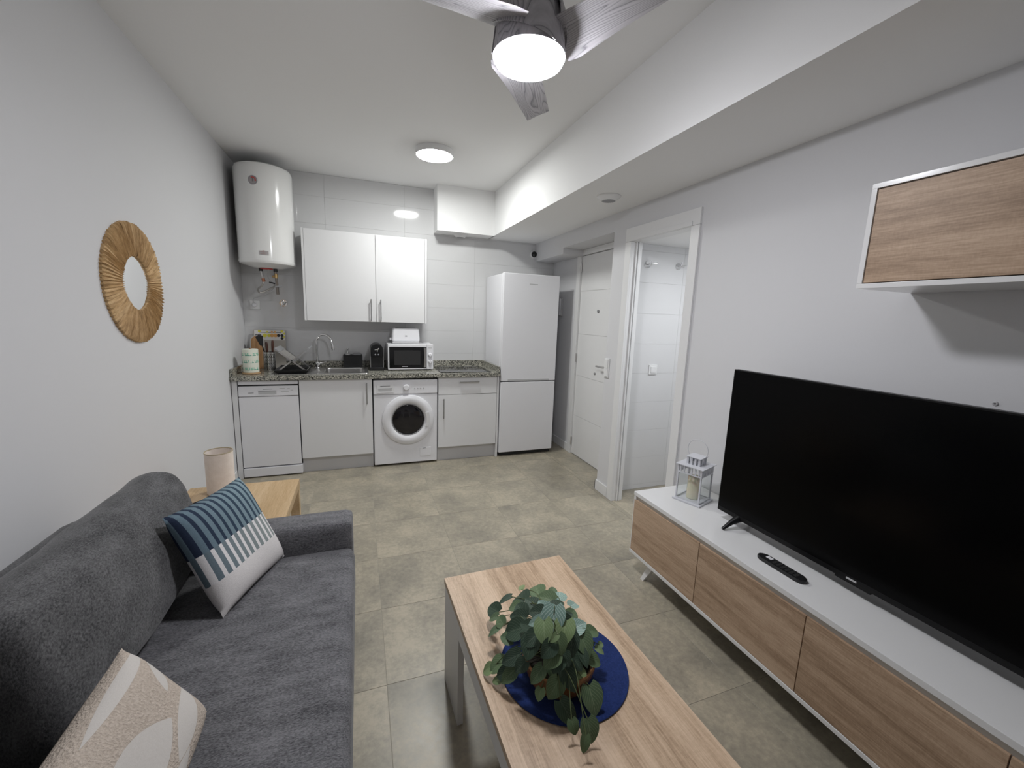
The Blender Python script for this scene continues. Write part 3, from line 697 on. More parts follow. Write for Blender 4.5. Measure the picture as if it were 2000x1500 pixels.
# microwave
mw = thing('microwave', 'white microwave oven with black door window', 'microwave', (1.50, 4.36, CT))
x0, x1, y0, y1, z0, z1 = 1.279, 1.722, 4.205, 4.525, CT+.012, 1.168
rbx('casing', APPL, mw, x0, x1, y0+.02, y1, z0, z1, bev=.004)
dd = rbx('door', APPL, mw, x0, x1-.066, y0, y0+.02, z0, z1, bev=.003)
rbx('window', BLACKG, dd, x0+.012, x1-.069, y0-.002, y0+.004, z0+.012, z1-.026, bev=.001)
rbx('window_mesh', plain('window_mesh', (.03, .03, .031), .3), dd, x0+.06, x1-.13, y0-.003, y0, z0+.045, z1-.062, bev=.0005)
h_ = MB(); h_.prism([(x1-.098, y0-.004, z1-.034), (x1-.078, y0-.004, z1-.034), (x1-.076, y0-.004, (z0+z1)/2), (x1-.078, y0-.004, z0+.024), (x1-.098, y0-.004, z0+.024), (x1-.094, y0-.004, (z0+z1)/2)], (0, -.022, 0))
h_.build('handle', STEEL, dd)
MB().box(x0+.135, x0+.19, y0-.0027, y0-.001, z0+.026, z0+.031).build('brand_mark', LTGREY, dd)
cp = rbx('control_panel', APPL, mw, x1-.065, x1, y0, y0+.02, z0, z1, bev=.003)
for z in (z0+.145, z0+.078):
    k_ = MB().lathe([(0, -.022), (.013, -.022), (.016, -.018), (.018, -.004), (.0225, -.002), (.0225, .002)], (x1-.033, y0, z), 'y', 28).build('knob', APPL, cp)
    MB().box(x1-.0345, x1-.0315, y0-.0228, y0-.021, z, z+.014).build('knob_pointer', LTGREY, k_)
    mb = MB()
    for q in range(10): a = R(-50+28*q); mb.obox((x1-.033+.026*math.cos(a), y0-.0004, z+.026*math.sin(a)), (1, 0, 0), (0, 1, 0), (0, 0, 1), .0018, .0004, .0018)
    mb.build('knob_scale', LTGREY, cp)
MB().box(x1-.052, x1-.014, y0-.0008, y0+.001, z1-.038, z1-.032).build('printed_mark', LTGREY, cp)
for x in (x0+.03, x1-.03):
    for y in (y0+.05, y1-.04): MB().lathe([(0, CT), (.012, CT), (.014, z0+.002)], (x, y, 0), 'z', 12).build('foot', BLACK, mw)
# toaster
t = thing('toaster', 'small white toaster on top of the microwave', 'toaster', (1.46, 4.36, z1))
tz0 = z1
pr_ = []
n_ = 20
bm_ = MB(); bm_.box(1.326, 1.598, 4.285, 4.435, tz0+.016, tz0+.155, bev=.022, seg=5)
for v_ in bm_.bm.verts:
    f = (v_.co.z-tz0)/.155; v_.co.x = 1.462+(v_.co.x-1.462)*(1.02-.06*f); v_.co.y = 4.36+(v_.co.y-4.36)*(1.05-.14*f)
bm_.build('shell', APPL, t)
rbx('base', LTGREY, t, 1.33, 1.594, 4.29, 4.43, tz0+.002, tz0+.018, bev=.003)
for y in (4.335, 4.385): rbx('slot', DARK, t, 1.365, 1.56, y-.014, y+.014, tz0+.148, tz0+.1562, bev=0)
rbx('lever', APPL, t, 1.306, 1.33, 4.345, 4.375, tz0+.03, tz0+.055, bev=.004)
MB().box(1.453, 1.472, 4.281, 4.2845, tz0+.078, tz0+.083).build('brand_mark', LTGREY, t)
# coffee machine
t = thing('coffee_machine', 'slim black capsule coffee machine with silver sides', 'coffee machine', (1.178, 4.36, CT))
x0, x1, y0 = 1.113, 1.243, 4.235
prof = [(x0+.008, CT), (x0+.008, 1.115)]+[(1.178-.057*math.cos(R(a)), 1.115+.047*math.sin(R(a))) for a in range(15, 180, 15)]+[(x1-.008, 1.115), (x1-.008, CT)]
MB().prism([(x, y0+.03, z) for x, z in prof], (0, .25, 0)).build('body', BLACK, t)
for s, a in ((-1, x0), (1, x1-.008)): rbx('side_panel', ALU, t, a, a+.008, y0+.02, y0+.275, CT+.025, 1.12, bev=.003)
prof2 = [(x0+.012, 1.045), (x0+.012, 1.11)]+[(1.178-.052*math.cos(R(a)), 1.11+.046*math.sin(R(a))) for a in range(15, 180, 15)]+[(x1-.012, 1.11), (x1-.012, 1.045)]
MB().prism([(x, y0, z) for x, z in prof2], (0, .032, 0)).build('brew_head', BLACKG, t)
l_ = MB(); l_.tube([(1.158, y0-.004, 1.108), (1.182, y0-.012, 1.112), (1.198, y0-.012, 1.124)], [.004, .006, .008], 10); l_.tube([(1.182, y0-.01, 1.112), (1.180, y0-.01, 1.09)], .004, 8)
l_.build('capsule_lever', CHROME, t)
for x in (1.163, 1.192): MB().lathe([(0, -.003), (.007, -.003), (.008, 0)], (x, y0, 1.062), 'y', 14).build('button', GREYP, t)
rbx('drip_tray', BLACK, t, x0-.002, x1+.002, y0-.012, y0+.06, CT+.001, CT+.03, bev=.005)
# soap caddy
t = thing('soap_caddy', 'black sink caddy holding a soap pump and sponge', 'soap dispenser', (.95, 4.505, CT))
mb = MB()
for b in ((.862, 1.045, 4.463, 4.469, CT+.001, 1.035), (.862, 1.045, 4.539, 4.545, CT+.001, 1.035), (.862, .868, 4.469, 4.539, CT+.001, 1.035), (1.039, 1.045, 4.469, 4.539, CT+.001, 1.035), (.868, 1.039, 4.469, 4.539, CT+.001, CT+.008), (.945, .951, 4.469, 4.539, CT+.008, 1.035)): mb.box(*b)
mb.build('box', BLACK, t, smooth=False)
MB().lathe([(0, CT+.01), (.027, CT+.01), (.027, 1.025), (.018, 1.045), (.012, 1.05), (.012, 1.062)], (.905, 4.504, 0), 'z', 20).build('bottle', LTGREY, t)
pm = MB(); pm.lathe([(.014, 1.05), (.014, 1.064), (.006, 1.066), (.006, 1.085), (.012, 1.087), (.012, 1.1), (0, 1.102)], (.905, 4.504, 0), 'z', 16); pm.tube([(.905, 4.504, 1.094), (.905, 4.465, 1.09)], .005, 8)
pm.build('pump', CHROME, t)
rbx('sponge', GREYP, t, .958, 1.03, 4.485, 4.525, CT+.02, 1.055, bev=.006)
# drip tray and folding dish rack
dt = thing('dish_tray', 'black draining tray under the steel dish rack', 'tray', (.47, 4.25, CT))
mb = MB(); zt = CT+.006; a_ = (.315, .588, 4.03, 4.42)
mb.box(a_[0]+.02, a_[1]-.02, a_[2]+.02, a_[3]-.02, zt, zt+.004)
outer = [(a_[0], a_[2]), (a_[1], a_[2]), (a_[1], a_[3]), (a_[0], a_[3])]
for (p, q) in zip(outer, outer[1:]+outer[:1]):
    cx, cy = (a_[0]+a_[1])/2, (a_[2]+a_[3])/2
    ins = lambda P_: (P_[0]+(.021 if P_[0] < cx else -.021), P_[1]+(.021 if P_[1] < cy else -.021))
    pi, qi = ins(p), ins(q)
    mb.prism([(p[0], p[1], zt+.028), (q[0], q[1], zt+.028), (qi[0], qi[1], zt), (pi[0], pi[1], zt)], (0, 0, .003))
mb.build('pan', BLACK, dt, smooth=False)
for k in range(6): rbx('rib', BLACK, dt, .345, .56, 4.07+.06*k, 4.076+.06*k, zt+.004, zt+.009, bev=0)
rk = thing('dish_rack', 'folding X-shaped steel dish rack standing in the black tray', 'dish rack', (.47, 4.25, CT+.01))
Y0r, Y1r = 4.075, 4.36
def arm(xa, za, xb, zb_, nm):
    mb = MB(); a, b = Vector((xa, 0, za)), Vector((xb, 0, zb_)); d = b-a
    mb.bar(a+Vector((0, Y0r, 0)), b+Vector((0, Y0r, 0)), .006, .012)
    o = mb.build(nm, STEEL, rk)
    MB().bar(a+Vector((0, Y1r, 0)), b+Vector((0, Y1r, 0)), .006, .012).build(nm, STEEL, rk)
    for k in range(1, 14):
        y = Y0r+(Y1r-Y0r)*k/14
        MB().tube([a+d*.40+Vector((0, y, 0)), a+d*.98+Vector((0, y, 0))], .0028, 6).build('wire', CHROME, o)
    for f in (.02, .40, .98): MB().tube([a+d*f+Vector((0, Y0r, 0)), a+d*f+Vector((0, Y1r, 0))], .004, 8).build('cross_rod', STEEL, o)
    q = a+d*1.0; n_ = d.normalized()
    MB().bar(q-n_*.02+Vector((0, Y0r-.006, 0)), q-n_*.02+Vector((0, Y1r+.006, 0)), .05, .012, upv=n_.cross(Vector((0, 1, 0)))).build('end_grip', GREYP, o)
arm(.570, CT+.02, .325, 1.128, 'slanted_frame'); arm(.335, CT+.02, .590, 1.132, 'slanted_frame')
# paper towel
t = thing('paper_towel_roll', 'paper towel roll printed with green rows on a wooden stand', 'paper towel', (.128, 4.13, CT))
MB().lathe([(0, CT+.001), (.068, CT+.001), (.07, CT+.004), (.07, CT+.012), (.066, CT+.014), (0, CT+.014)], (.128, 4.13, 0), 'z', 36).build('stand', plain('pale_wood_stand', (.55, .36, .2), .5), t)
def paper():
    mt, nt, b = nodes('printed_paper'); L = nt.links.new
    geo = nt.nodes.new('ShaderNodeNewGeometry'); sp = nt.nodes.new('ShaderNodeSeparateXYZ'); L(geo.outputs['Position'], sp.inputs[0])
    def mth(op, a, b_=None):
        q = nt.nodes.new('ShaderNodeMath'); q.operation = op
        for i, v in enumerate((a, b_)):
            if v is None: continue
            if isinstance(v, (int, float)): q.inputs[i].default_value = v
            else: L(v, q.inputs[i])
        return q.outputs[0]
    f = mth('FRACT', mth('DIVIDE', mth('SUBTRACT', sp.outputs[2], CT+.012), .062))
    row = mth('MULTIPLY', mth('GREATER_THAN', f, .42), mth('LESS_THAN', f, .80))
    line = mth('MULTIPLY', mth('GREATER_THAN', f, .40), mth('LESS_THAN', f, .50))
    n = nt.nodes.new('ShaderNodeTexNoise'); n.inputs['Scale'].default_value = 90; m_ = nt.nodes.new('ShaderNodeMapping'); m_.inputs['Scale'].default_value = (1, 1, .35)
    L(geo.outputs['Position'], m_.inputs[0]); L(m_.outputs[0], n.inputs[0])
    k = mth('MULTIPLY', row, mth('GREATER_THAN', n.outputs[0], .52))
    mx = nt.nodes.new('ShaderNodeMix'); mx.data_type = 'RGBA'; mx.inputs['A'].default_value = (.80, .82, .72, 1); mx.inputs['B'].default_value = (.36, .62, .48, 1); L(k, mx.inputs['Factor'])
    m2 = nt.nodes.new('ShaderNodeMix'); m2.data_type = 'RGBA'; m2.inputs['B'].default_value = (.12, .36, .26, 1); L(mx.outputs['Result'], m2.inputs['A'])
    L(mth('MULTIPLY', line, mth('GREATER_THAN', n.outputs[0], .46)), m2.inputs['Factor']); L(m2.outputs['Result'], b.inputs['Base Color'])
    b.inputs['Roughness'].default_value = .9; return mt
MB().lathe([(.02, CT+.015), (.058, CT+.015), (.061, CT+.019), (.061, CT+.212), (.058, CT+.216), (.02, CT+.216), (.02, CT+.19)], (.128, 4.13, 0), 'z', 40).build('roll', paper(), t)
MB().tube([(.128, 4.13, CT+.01), (.128, 4.13, CT+.222)], .009, 12).build('peg', BROWNW, t)
# round-topped wooden board and printed chopping board leaning on the wall
mb = MB(); pts = [(-.05, 0), (-.05, .26)]+[(-.05*math.cos(R(a)), .26+.05*math.sin(R(a))) for a in range(15, 180, 15)]+[(.05, .26), (.05, 0)]
t = thing('wooden_board', 'round-topped brown wooden board behind the paper towel roll', 'board', (.115, 4.44, CT+.001), rot=(R(-8), 0, 0))
MB().prism([(x, 0, z) for x, z in pts], (0, .012, 0)).build('board', BROWNW, t)
rim = [(x*1.12, z+ (.006 if z > .2 else 0)) for x, z in pts]
ri = MB()
for a, b in zip(range(len(pts)-1), range(1, len(pts))):
    ri.prism([(pts[a][0], -.003, pts[a][1]), (pts[b][0], -.003, pts[b][1]), (rim[b][0], -.003, rim[b][1]), (rim[a][0], -.003, rim[a][1])], (0, .018, 0))
ri.build('metal_rim', STEEL, t)
t = thing('chopping_board', 'taupe chopping board with a dotted yellow and black border', 'chopping board', (.212, 4.495, CT+.001), rot=(R(-7), 0, 0))
TAUPE = plain('taupe_board', (.45, .42, .38), .5); YEL = plain('yellow_print', (.72, .66, .06), .5); ORG_ = plain('orange_print', (.78, .40, .12), .5); WHT = plain('white_print', (.76, .74, .72), .5)
bd = MB().box(-.135, .135, 0, .009, 0, .365, bev=.004).build('board', TAUPE, t)
MB().box(-.128, .128, -.0012, 0, .268, .36).build('printed_border', WHT, bd)
MB().box(-.085, .10, -.0022, -.001, .338, .344).build('grip_slot', INK, bd)
def dot(x, z, r, m_): MB().lathe([(0, -.003), (r, -.003), (r, -.001)], (x, 0, z), 'y', 14).build('printed_dot', m_, bd)
for x, z, r, m_ in ((-.085, .352, .012, YEL), (.105, .352, .012, YEL), (-.085, .312, .016, INK), (-.07, .285, .012, INK), (-.04, .312, .018, YEL), (-.005, .312, .015, YEL), (.02, .345, .010, ORG_), (.02, .312, .017, ORG_), (.05, .312, .017, ORG_), (.045, .345, .010, ORG_), (.075, .312, .014, BLACK), (.105, .312, .014, BLACK), (.105, .285, .013, BLACK), (.122, .30, .008, YEL), (.125, .33, .009, YEL), (-.11, .315, .010, INK), (-.02, .345, .009, YEL)): dot(x, z, r, m_)
# utensil holder and utensils
UX, UY = .245, 4.30
t = thing('utensil_holder', 'perforated steel utensil pot beside the paper towel roll', 'utensil holder', (UX, UY, CT))
MB().lathe([(0, CT+.001), (.044, CT+.001), (.045, CT+.004), (.045, CT+.172), (.0465, CT+.175), (.043, CT+.175), (.043, CT+.006), (0, CT+.006)], (UX, UY, 0), 'z', 40).build('pot', STEEL, t)
for i in range(7):
    for j in range(11):
        a = R(-90+(i-3)*22+(5 if j % 2 else 0)); c = Vector((UX+.0452*math.cos(a), UY+.0452*math.sin(a), CT+.022+.013*j)); n_ = Vector((math.cos(a), math.sin(a), 0)); s_ = Vector((-n_.y, n_.x, 0))
        if i == 0 and j == 0:
            h0 = MB().obox((0, 0, 0), (1, 0, 0), (0, 1, 0), (0, 0, 1), .0038, .0006, .0034).build('hole', DARK, t, org=(0, 0, 0)); h0.location = c-ORG[t.name]; h0.rotation_euler.z = a+R(90)
        else:
            h1 = child(h0, t); h1.location = c-ORG[t.name]; h1.rotation_euler.z = a+R(90)
ut = [('kitchen_knife', 'dark wooden handled utensil nearest the wall in the steel pot', (-.012, -.01), (-.02, -.01), .255, DKWOOD), ('serving_spoon', 'dark red-brown handled utensil leaning right in the steel pot', (.018, -.008), (.03, -.004), .27, DKWOOD)]
for nm, lb_, (ax_, ay_), (bx_, by_), h_, m_ in ut:
    o = thing(nm, lb_, 'utensil', (UX+ax_, UY+ay_, CT+.012), local=True)
    d_ = Vector((bx_-ax_, by_-ay_, h_))
    MB().tube([d_*0, d_*.62], .004, 8).build('shaft', STEEL, o)
    MB().tube([d_*.60, d_*.66, d_*.82, d_*.96, d_], [.006, .009, .0115, .0105, .006], 10).build('handle', m_, o)
o = thing('slotted_spatula', 'black plastic spatula leaning over the paper towel roll', 'utensil', (UX-.008, UY+.01, CT+.012), local=True)
MB().tube([(0, 0, 0), (-.05, .0, .225)], .005, 8).build('shaft', BLACK, o)
mb = MB(); c = Vector((-.062, 0, .262)); d_ = Vector((-.05, 0, .225)).normalized(); s_ = Vector((d_.z, 0, -d_.x))
mb.prism([c-d_*.045-s_*.012, c-d_*.045+s_*.012, c+d_*.04+s_*.03, c+d_*.055, c+d_*.04-s_*.03], (0, .005, 0)); mb.build('blade', BLACK, o)
# intercom, switches, hooks
t = thing('intercom', 'white intercom handset on the recessed wall behind the fridge', 'intercom', (XN, 4.33, 1.60), local=True)
rbx('body', LTGREY, t, -.022, 0, -.05, .05, -.10, .10, bev=.005)
rbx('handset', APPL, t, -.04, -.022, -.045, -.01, -.095, .095, bev=.006)
t = thing('light_switch', 'white double light switch on the pillar by the entrance door', 'light switch', (XR, 2.93, 1.082), local=True)
rbx('plate', TRIM, t, -.010, 0, -.034, .034, -.08, .08, bev=.003)
rbx('rocker', TRIM, t, -.015, -.010, -.024, .024, -.070, -.002, bev=.002); rbx('rocker', TRIM, t, -.015, -.010, -.024, .024, .002, .070, bev=.002)
p = at(1275, 722, 'y', 2.87)
t = thing('light_switch', 'square white light switch on the bathroom tiles', 'light switch', (p.x, 2.875, p.z), local=True)
rbx('plate', TRIM, t, -.042, .042, -.010, 0, -.042, .042, bev=.003); rbx('rocker', TRIM, t, -.026, .026, -.015, -.010, -.026, .026, bev=.002)
for (px, py, lb_) in ((1265, 517, 'chrome robe hook on the bathroom tiles beside the door jamb'), (1325, 521, 'chrome robe hook on the bathroom tiles further into the room')):
    p = at(px, py, 'y', 2.87)
    t = thing('robe_hook', lb_, 'hook', (p.x, 2.875, p.z), local=True, group='chrome robe hooks in the bathroom')
    MB().lathe([(0, -.010), (.026, -.010), (.029, -.006), (.029, 0)], ax='y', n=28).build('rosette', CHROME, t)
    h_ = MB(); h_.tube([(0, -.008, 0), (0, -.04, 0), (.006, -.048, .002), (.05, -.055, .008), (.058, -.055, .014)], .0055, 10); h_.tube([(0, -.04, 0), (0, -.045, .03)], .005, 8)
    h_.build('peg', CHROME, t)

# ------------------------------------------------------------------ round mirror
t = thing('round_mirror', 'round mirror in a wide woven seagrass frame on the wall', 'mirror', (0, 2.562, 1.575), local=True)
rn = random.Random(3); N = 300; mb = MB(); ri_, ro_ = .128, .282
prof = [(ro_, 0), (ro_, .010), (ro_-.012, .015), (.215, .018), (.165, .018), (ri_+.006, .017), (ri_, .013), (ri_, .002)]
rings = []
wave = [rn.uniform(-.5, .5) for _ in range(N)]
for k in range(N):
    a = 2*math.pi*k/N; ring = []
    jo = .0035*math.sin(k*2.1)+rn.uniform(-.002, .003)
    for i, (r_, h_) in enumerate(prof):
        amp = (.0032 if k % 3 == 0 else -.0012)+.002*wave[k]
        hh = h_+(amp*1.5 if 1 <= i <= 6 else 0); rr_ = r_+(jo if i < 3 else 0)
        ring.append(mb.bm.verts.new((hh, rr_*math.cos(a), rr_*math.sin(a))))
    rings.append(ring)
for k in range(N):
    a, b = rings[k], rings[(k+1) % N]
    for i in range(len(prof)-1): mb.bm.faces.new((a[i], b[i], b[i+1], a[i+1]))
    mb.bm.faces.new((a[-1], b[-1], b[0], a[0]))
mb.build('woven_frame', None, t, ang=25)
fr_ = t.children[0]
def seagrass():
    mt, nt, b = nodes('seagrass_strands'); L = nt.links.new
    tc = nt.nodes.new('ShaderNodeTexCoord'); sp = nt.nodes.new('ShaderNodeSeparateXYZ'); L(tc.outputs['Object'], sp.inputs[0])
    at_ = nt.nodes.new('ShaderNodeMath'); at_.operation = 'ARCTAN2'; L(sp.outputs[2], at_.inputs[0]); L(sp.outputs[1], at_.inputs[1])
    ln = nt.nodes.new('ShaderNodeVectorMath'); ln.operation = 'LENGTH'; L(tc.outputs['Object'], ln.inputs[0])
    cb = nt.nodes.new('ShaderNodeCombineXYZ'); m1 = nt.nodes.new('ShaderNodeMath'); m1.operation = 'MULTIPLY'; m1.inputs[1].default_value = 14
    L(at_.outputs[0], m1.inputs[0]); L(m1.outputs[0], cb.inputs[0])
    m2 = nt.nodes.new('ShaderNodeMath'); m2.operation = 'MULTIPLY'; m2.inputs[1].default_value = 6; L(ln.outputs['Value'], m2.inputs[0]); L(m2.outputs[0], cb.inputs[1])
    n = nt.nodes.new('ShaderNodeTexNoise'); n.inputs['Scale'].default_value = 1.6; n.inputs['Detail'].default_value = 5; n.inputs['Roughness'].default_value = .72; L(cb.outputs[0], n.inputs['Vector'])
    rp = ramp(nt, [(.30, (.16, .09, .035)), (.42, (.42, .265, .12)), (.55, (.60, .40, .20)), (.70, (.74, .54, .31))])
    L(n.outputs['Fac'], rp.inputs[0]); L(rp.outputs[0], b.inputs['Base Color']); b.inputs['Roughness'].default_value = .7
    bp = nt.nodes.new('ShaderNodeBump'); bp.inputs['Strength'].default_value = .6; bp.inputs['Distance'].default_value = .003; L(n.outputs['Fac'], bp.inputs['Height']); L(bp.outputs['Normal'], b.inputs['Normal'])
    return mt
fr_.data.materials[0] = seagrass()
MB().lathe([(0, .009), (ri_+.003, .009), (ri_+.003, .003), (0, .003)], ax='x', n=64).build('glass', MIRROR, t)

# ------------------------------------------------------------------ side table and lamp
t = thing('side_table', 'square pale oak side table between sofa and kitchen', 'side table', (.377, 2.42, 0))
x0, x1, y0, y1 = .098, .656, 2.145, 2.70
rbx('tabletop', OAKL, t, x0, x1, y0, y1, .402, .45, bev=.0015)
for x in (x0, x1-.05):
    for y in (y0, y1-.05): rbx('leg', OAKL, t, x+.001, x+.049, y+.001, y+.049, 0, .402, bev=.001)
LXX, LYY = .277, 2.60
t = thing('table_lamp', 'small table lamp with a cylindrical linen shade', 'lamp', (LXX, LYY, .4505))
MB().lathe([(0, .4505), (.048, .4505), (.05, .455), (.046, .462), (.008, .465), (.008, .56), (.014, .562), (.014, .59), (0, .592)], (LXX, LYY, 0), 'z', 32).build('base', TRIM, t)
MB().lathe([(.0665, .459), (.0665, .690), (.0645, .690), (.0645, .459)], (LXX, LYY, 0), 'z', 56, close=True).build('shade', SHADE, t)
MB().lathe([(.0672, .6865), (.0672, .6915), (.064, .6915), (.064, .6865)], (LXX, LYY, 0), 'z', 56, close=True).build('shade_ring', plain('shade_trim', (.5, .43, .3), .7), t)
MB().tube(arc([(LXX, LYY-.045, .4545), (.259, 2.504, .4545), (.215, 2.497, .4545), (.182, 2.465, .4545), (.172, 2.445, .4545), (.187, 2.431, .4545), (.225, 2.436, .4545), (.30, 2.40, .4545), (.36, 2.30, .4545), (.37, 2.18, .4545), (.37, 2.138, .447), (.37, 2.134, .40), (.37, 2.134, .08)]), .004, 8).build('power_cord', BLACK, t)

# ------------------------------------------------------------------ sofa
sf = thing('sofa', 'charcoal grey fabric sofa against the wall', 'sofa', (.5, .95, 0))
SYA, SYB = -.12, 1.985
rbx('base', SOFA, sf, .05, .945, SYA+.02, SYB-.02, .06, .30, bev=.02, seg=3)
def soft(name, size, r_, M, puff=(0, 0, 0), mat=None, n=16, wob=0, seed=0, parent=sf):
    return MB().soft(size, r_, puff, n, M, wob, seed).build(name, mat or SOFA, parent, ang=60)
T = Matrix.Translation
soft('seat_cushion', (.64, 1.835-.03, .17), .035, T((.662, .93, .366)), (0, 0, .012), n=20)
for y in (SYB-.076, SYA+.076): soft('armrest', (.925, .148, .50), .026, T((.512, y, .308)), (0, .004, .004))
soft('backrest', (.15, 1.91, .61), .035, T((.095, .885, .405)), (.0, 0, .004), mat=SOFAB)
for k, (yc, ln_) in enumerate(((1.462, .885), (.465, .93))):
    M = T((.292-.03*k, yc, .645)) @ Matrix.Rotation(R(-13), 4, 'Y') @ Matrix.Diagonal((1, .34, 1, 1))
    c = soft('back_cushion', (.205, ln_/.34, .405), .096, M, (.035, .01, .0), SOFAB, 26, .0022, 5+k)
for x in (.12, .88):
    for y in (SYA+.12, SYB-.12): MB().lathe([(.02, 0), (.026, .06)], (x, y, 0), 'z', 16).build('foot', BLACK, sf)

# ------------------------------------------------------------------ cushions
def pillow(w, h, t_, mat, name, n=28, pinch=.045, sag=0.0):
    """square cushion in local x (width), z (height), y = thickness; uv = front face"""
    mb = MB(); bm = mb.bm; uvl = bm.loops.layers.uv.new('uv'); sides = []
    for s in (-1, 1):
        g = []
        for i in range(n+1):
            row = []
            for j in range(n+1):
                u, v = -1+2*i/n, -1+2*j/n
                e = max(0, (1-u**4))*max(0, (1-v**4)); th = t_/2*e**.55
                px = u*w/2*(1-pinch*(1-v*v)); pz = v*h/2*(1-pinch*(1-u*u))
                wr = .001*math.sin(u*5+v*3)*e
                row.append((px, s*(th+wr)-sag*(v*v), pz))
            g.append(row)
        sides.append(g)
    V = [[[None]*(n+1) for _ in range(n+1)] for _ in range(2)]
    for s in range(2):
        for i in range(n+1):
            for j in range(n+1):
                edge = i in (0, n) or j in (0, n)
                V[s][i][j] = V[0][i][j] if (s == 1 and edge) else bm.verts.new(sides[s][i][j])
    for s in range(2):
        for i in range(n):
            for j in range(n):
                q = [(i, j), (i+1, j), (i+1, j+1), (i, j+1)]
                if s == 1: q = q[::-1]
                f = bm.faces.new([V[s][a][b] for a, b in q])
                for lp, (a, b) in zip(f.loops, q): lp[uvl].uv = (a/n, b/n)
    return mb
def MT(nt, op, a, b=None, c=None):
    q = nt.nodes.new('ShaderNodeMath'); q.operation = op
    for i, v in enumerate((a, b, c)):
        if v is None: continue
        if isinstance(v, (int, float)): q.inputs[i].default_value = v
        else: nt.links.new(v, q.inputs[i])
    return q.outputs[0]
def MIX(nt, f, a, b):
    m_ = nt.nodes.new('ShaderNodeMix'); m_.data_type = 'RGBA'
    for k, v in (('Factor', f), ('A', a), ('B', b)):
        if isinstance(v, tuple): m_.inputs[k].default_value = (*v, 1)
        else: nt.links.new(v, m_.inputs[k])
    return m_.outputs['Result']
def striped():
    mt, nt, b = nodes('striped_cotton'); L = nt.links.new
    uv = nt.nodes.new('ShaderNodeUVMap'); uv.uv_map = 'uv'; sp = nt.nodes.new('ShaderNodeSeparateXYZ'); L(uv.outputs[0], sp.inputs[0]); u, v = sp.outputs[0], sp.outputs[1]
    st = MT(nt, 'LESS_THAN', MT(nt, 'FRACT', MT(nt, 'ADD', MT(nt, 'MULTIPLY', u, 12.5), .82)), .42)
    tc = nt.nodes.new('ShaderNodeTexCoord'); n = nt.nodes.new('ShaderNodeTexNoise'); n.inputs['Scale'].default_value = 420; n.inputs['Detail'].default_value = 3; L(tc.outputs['Object'], n.inputs['Vector'])
    teal_t = MIX(nt, u, (.13, .19, .235), (.25, .34, .375)); teal_m = MIX(nt, u, (.13, .18, .215), (.33, .36, .345))
    upper = MIX(nt, st, teal_t, MIX(nt, u, (.02, .03, .06), (.05, .085, .12)))
    mid = MIX(nt, st, teal_m, (.80, .78, .78))
    low = (.76, .73, .72)
    c1 = MIX(nt, MT(nt, 'GREATER_THAN', v, .29), low, mid); c2 = MIX(nt, MT(nt, 'GREATER_THAN', v, .565), c1, upper)
    sh = MIX(nt, n.outputs['Fac'], (.72, .72, .72), (1.2, 1.2, 1.2))
    mx = nt.nodes.new('ShaderNodeMix'); mx.data_type = 'RGBA'; mx.blend_type = 'MULTIPLY'; mx.inputs['Factor'].default_value = 1; L(c2, mx.inputs['A']); L(sh, mx.inputs['B'])
    L(mx.outputs['Result'], b.inputs['Base Color']); b.inputs['Roughness'].default_value = .9; b.inputs['Specular IOR Level'].default_value = .2
    bp = nt.nodes.new('ShaderNodeBump'); bp.inputs['Strength'].default_value = .35; bp.inputs['Distance'].default_value = .0015; L(n.outputs['Fac'], bp.inputs['Height']); L(bp.outputs['Normal'], b.inputs['Normal'])
    return mt
A, B_ = at(437, 1198, 'z', .463), at(553, 1081, 'z', .463)
A2, B2 = Vector((.430, 1.545, .80)), Vector((.535, 1.880, .77))
cx_ = (A+B_+A2+B2)/4; ex = ((B_-A)+(B2-A2)).normalized(); ez = ((A2-A)+(B2-B_)); ez = (ez-ex*ez.dot(ex)).normalized(); ey = ez.cross(ex)
def place(o, c, ex, ey, ez):
    m_ = Matrix((ex, ey, ez)).transposed().to_4x4(); m_.translation = c; o.matrix_world = m_
po = pillow(.385, .385, .115, None, 'cushion').build('throw_cushion', striped(), None, ang=80)
tag(po, 'square cushion with teal and navy stripes over a pale band', 'cushion')
place(po, cx_+ey*.0, ex, ey, ez)
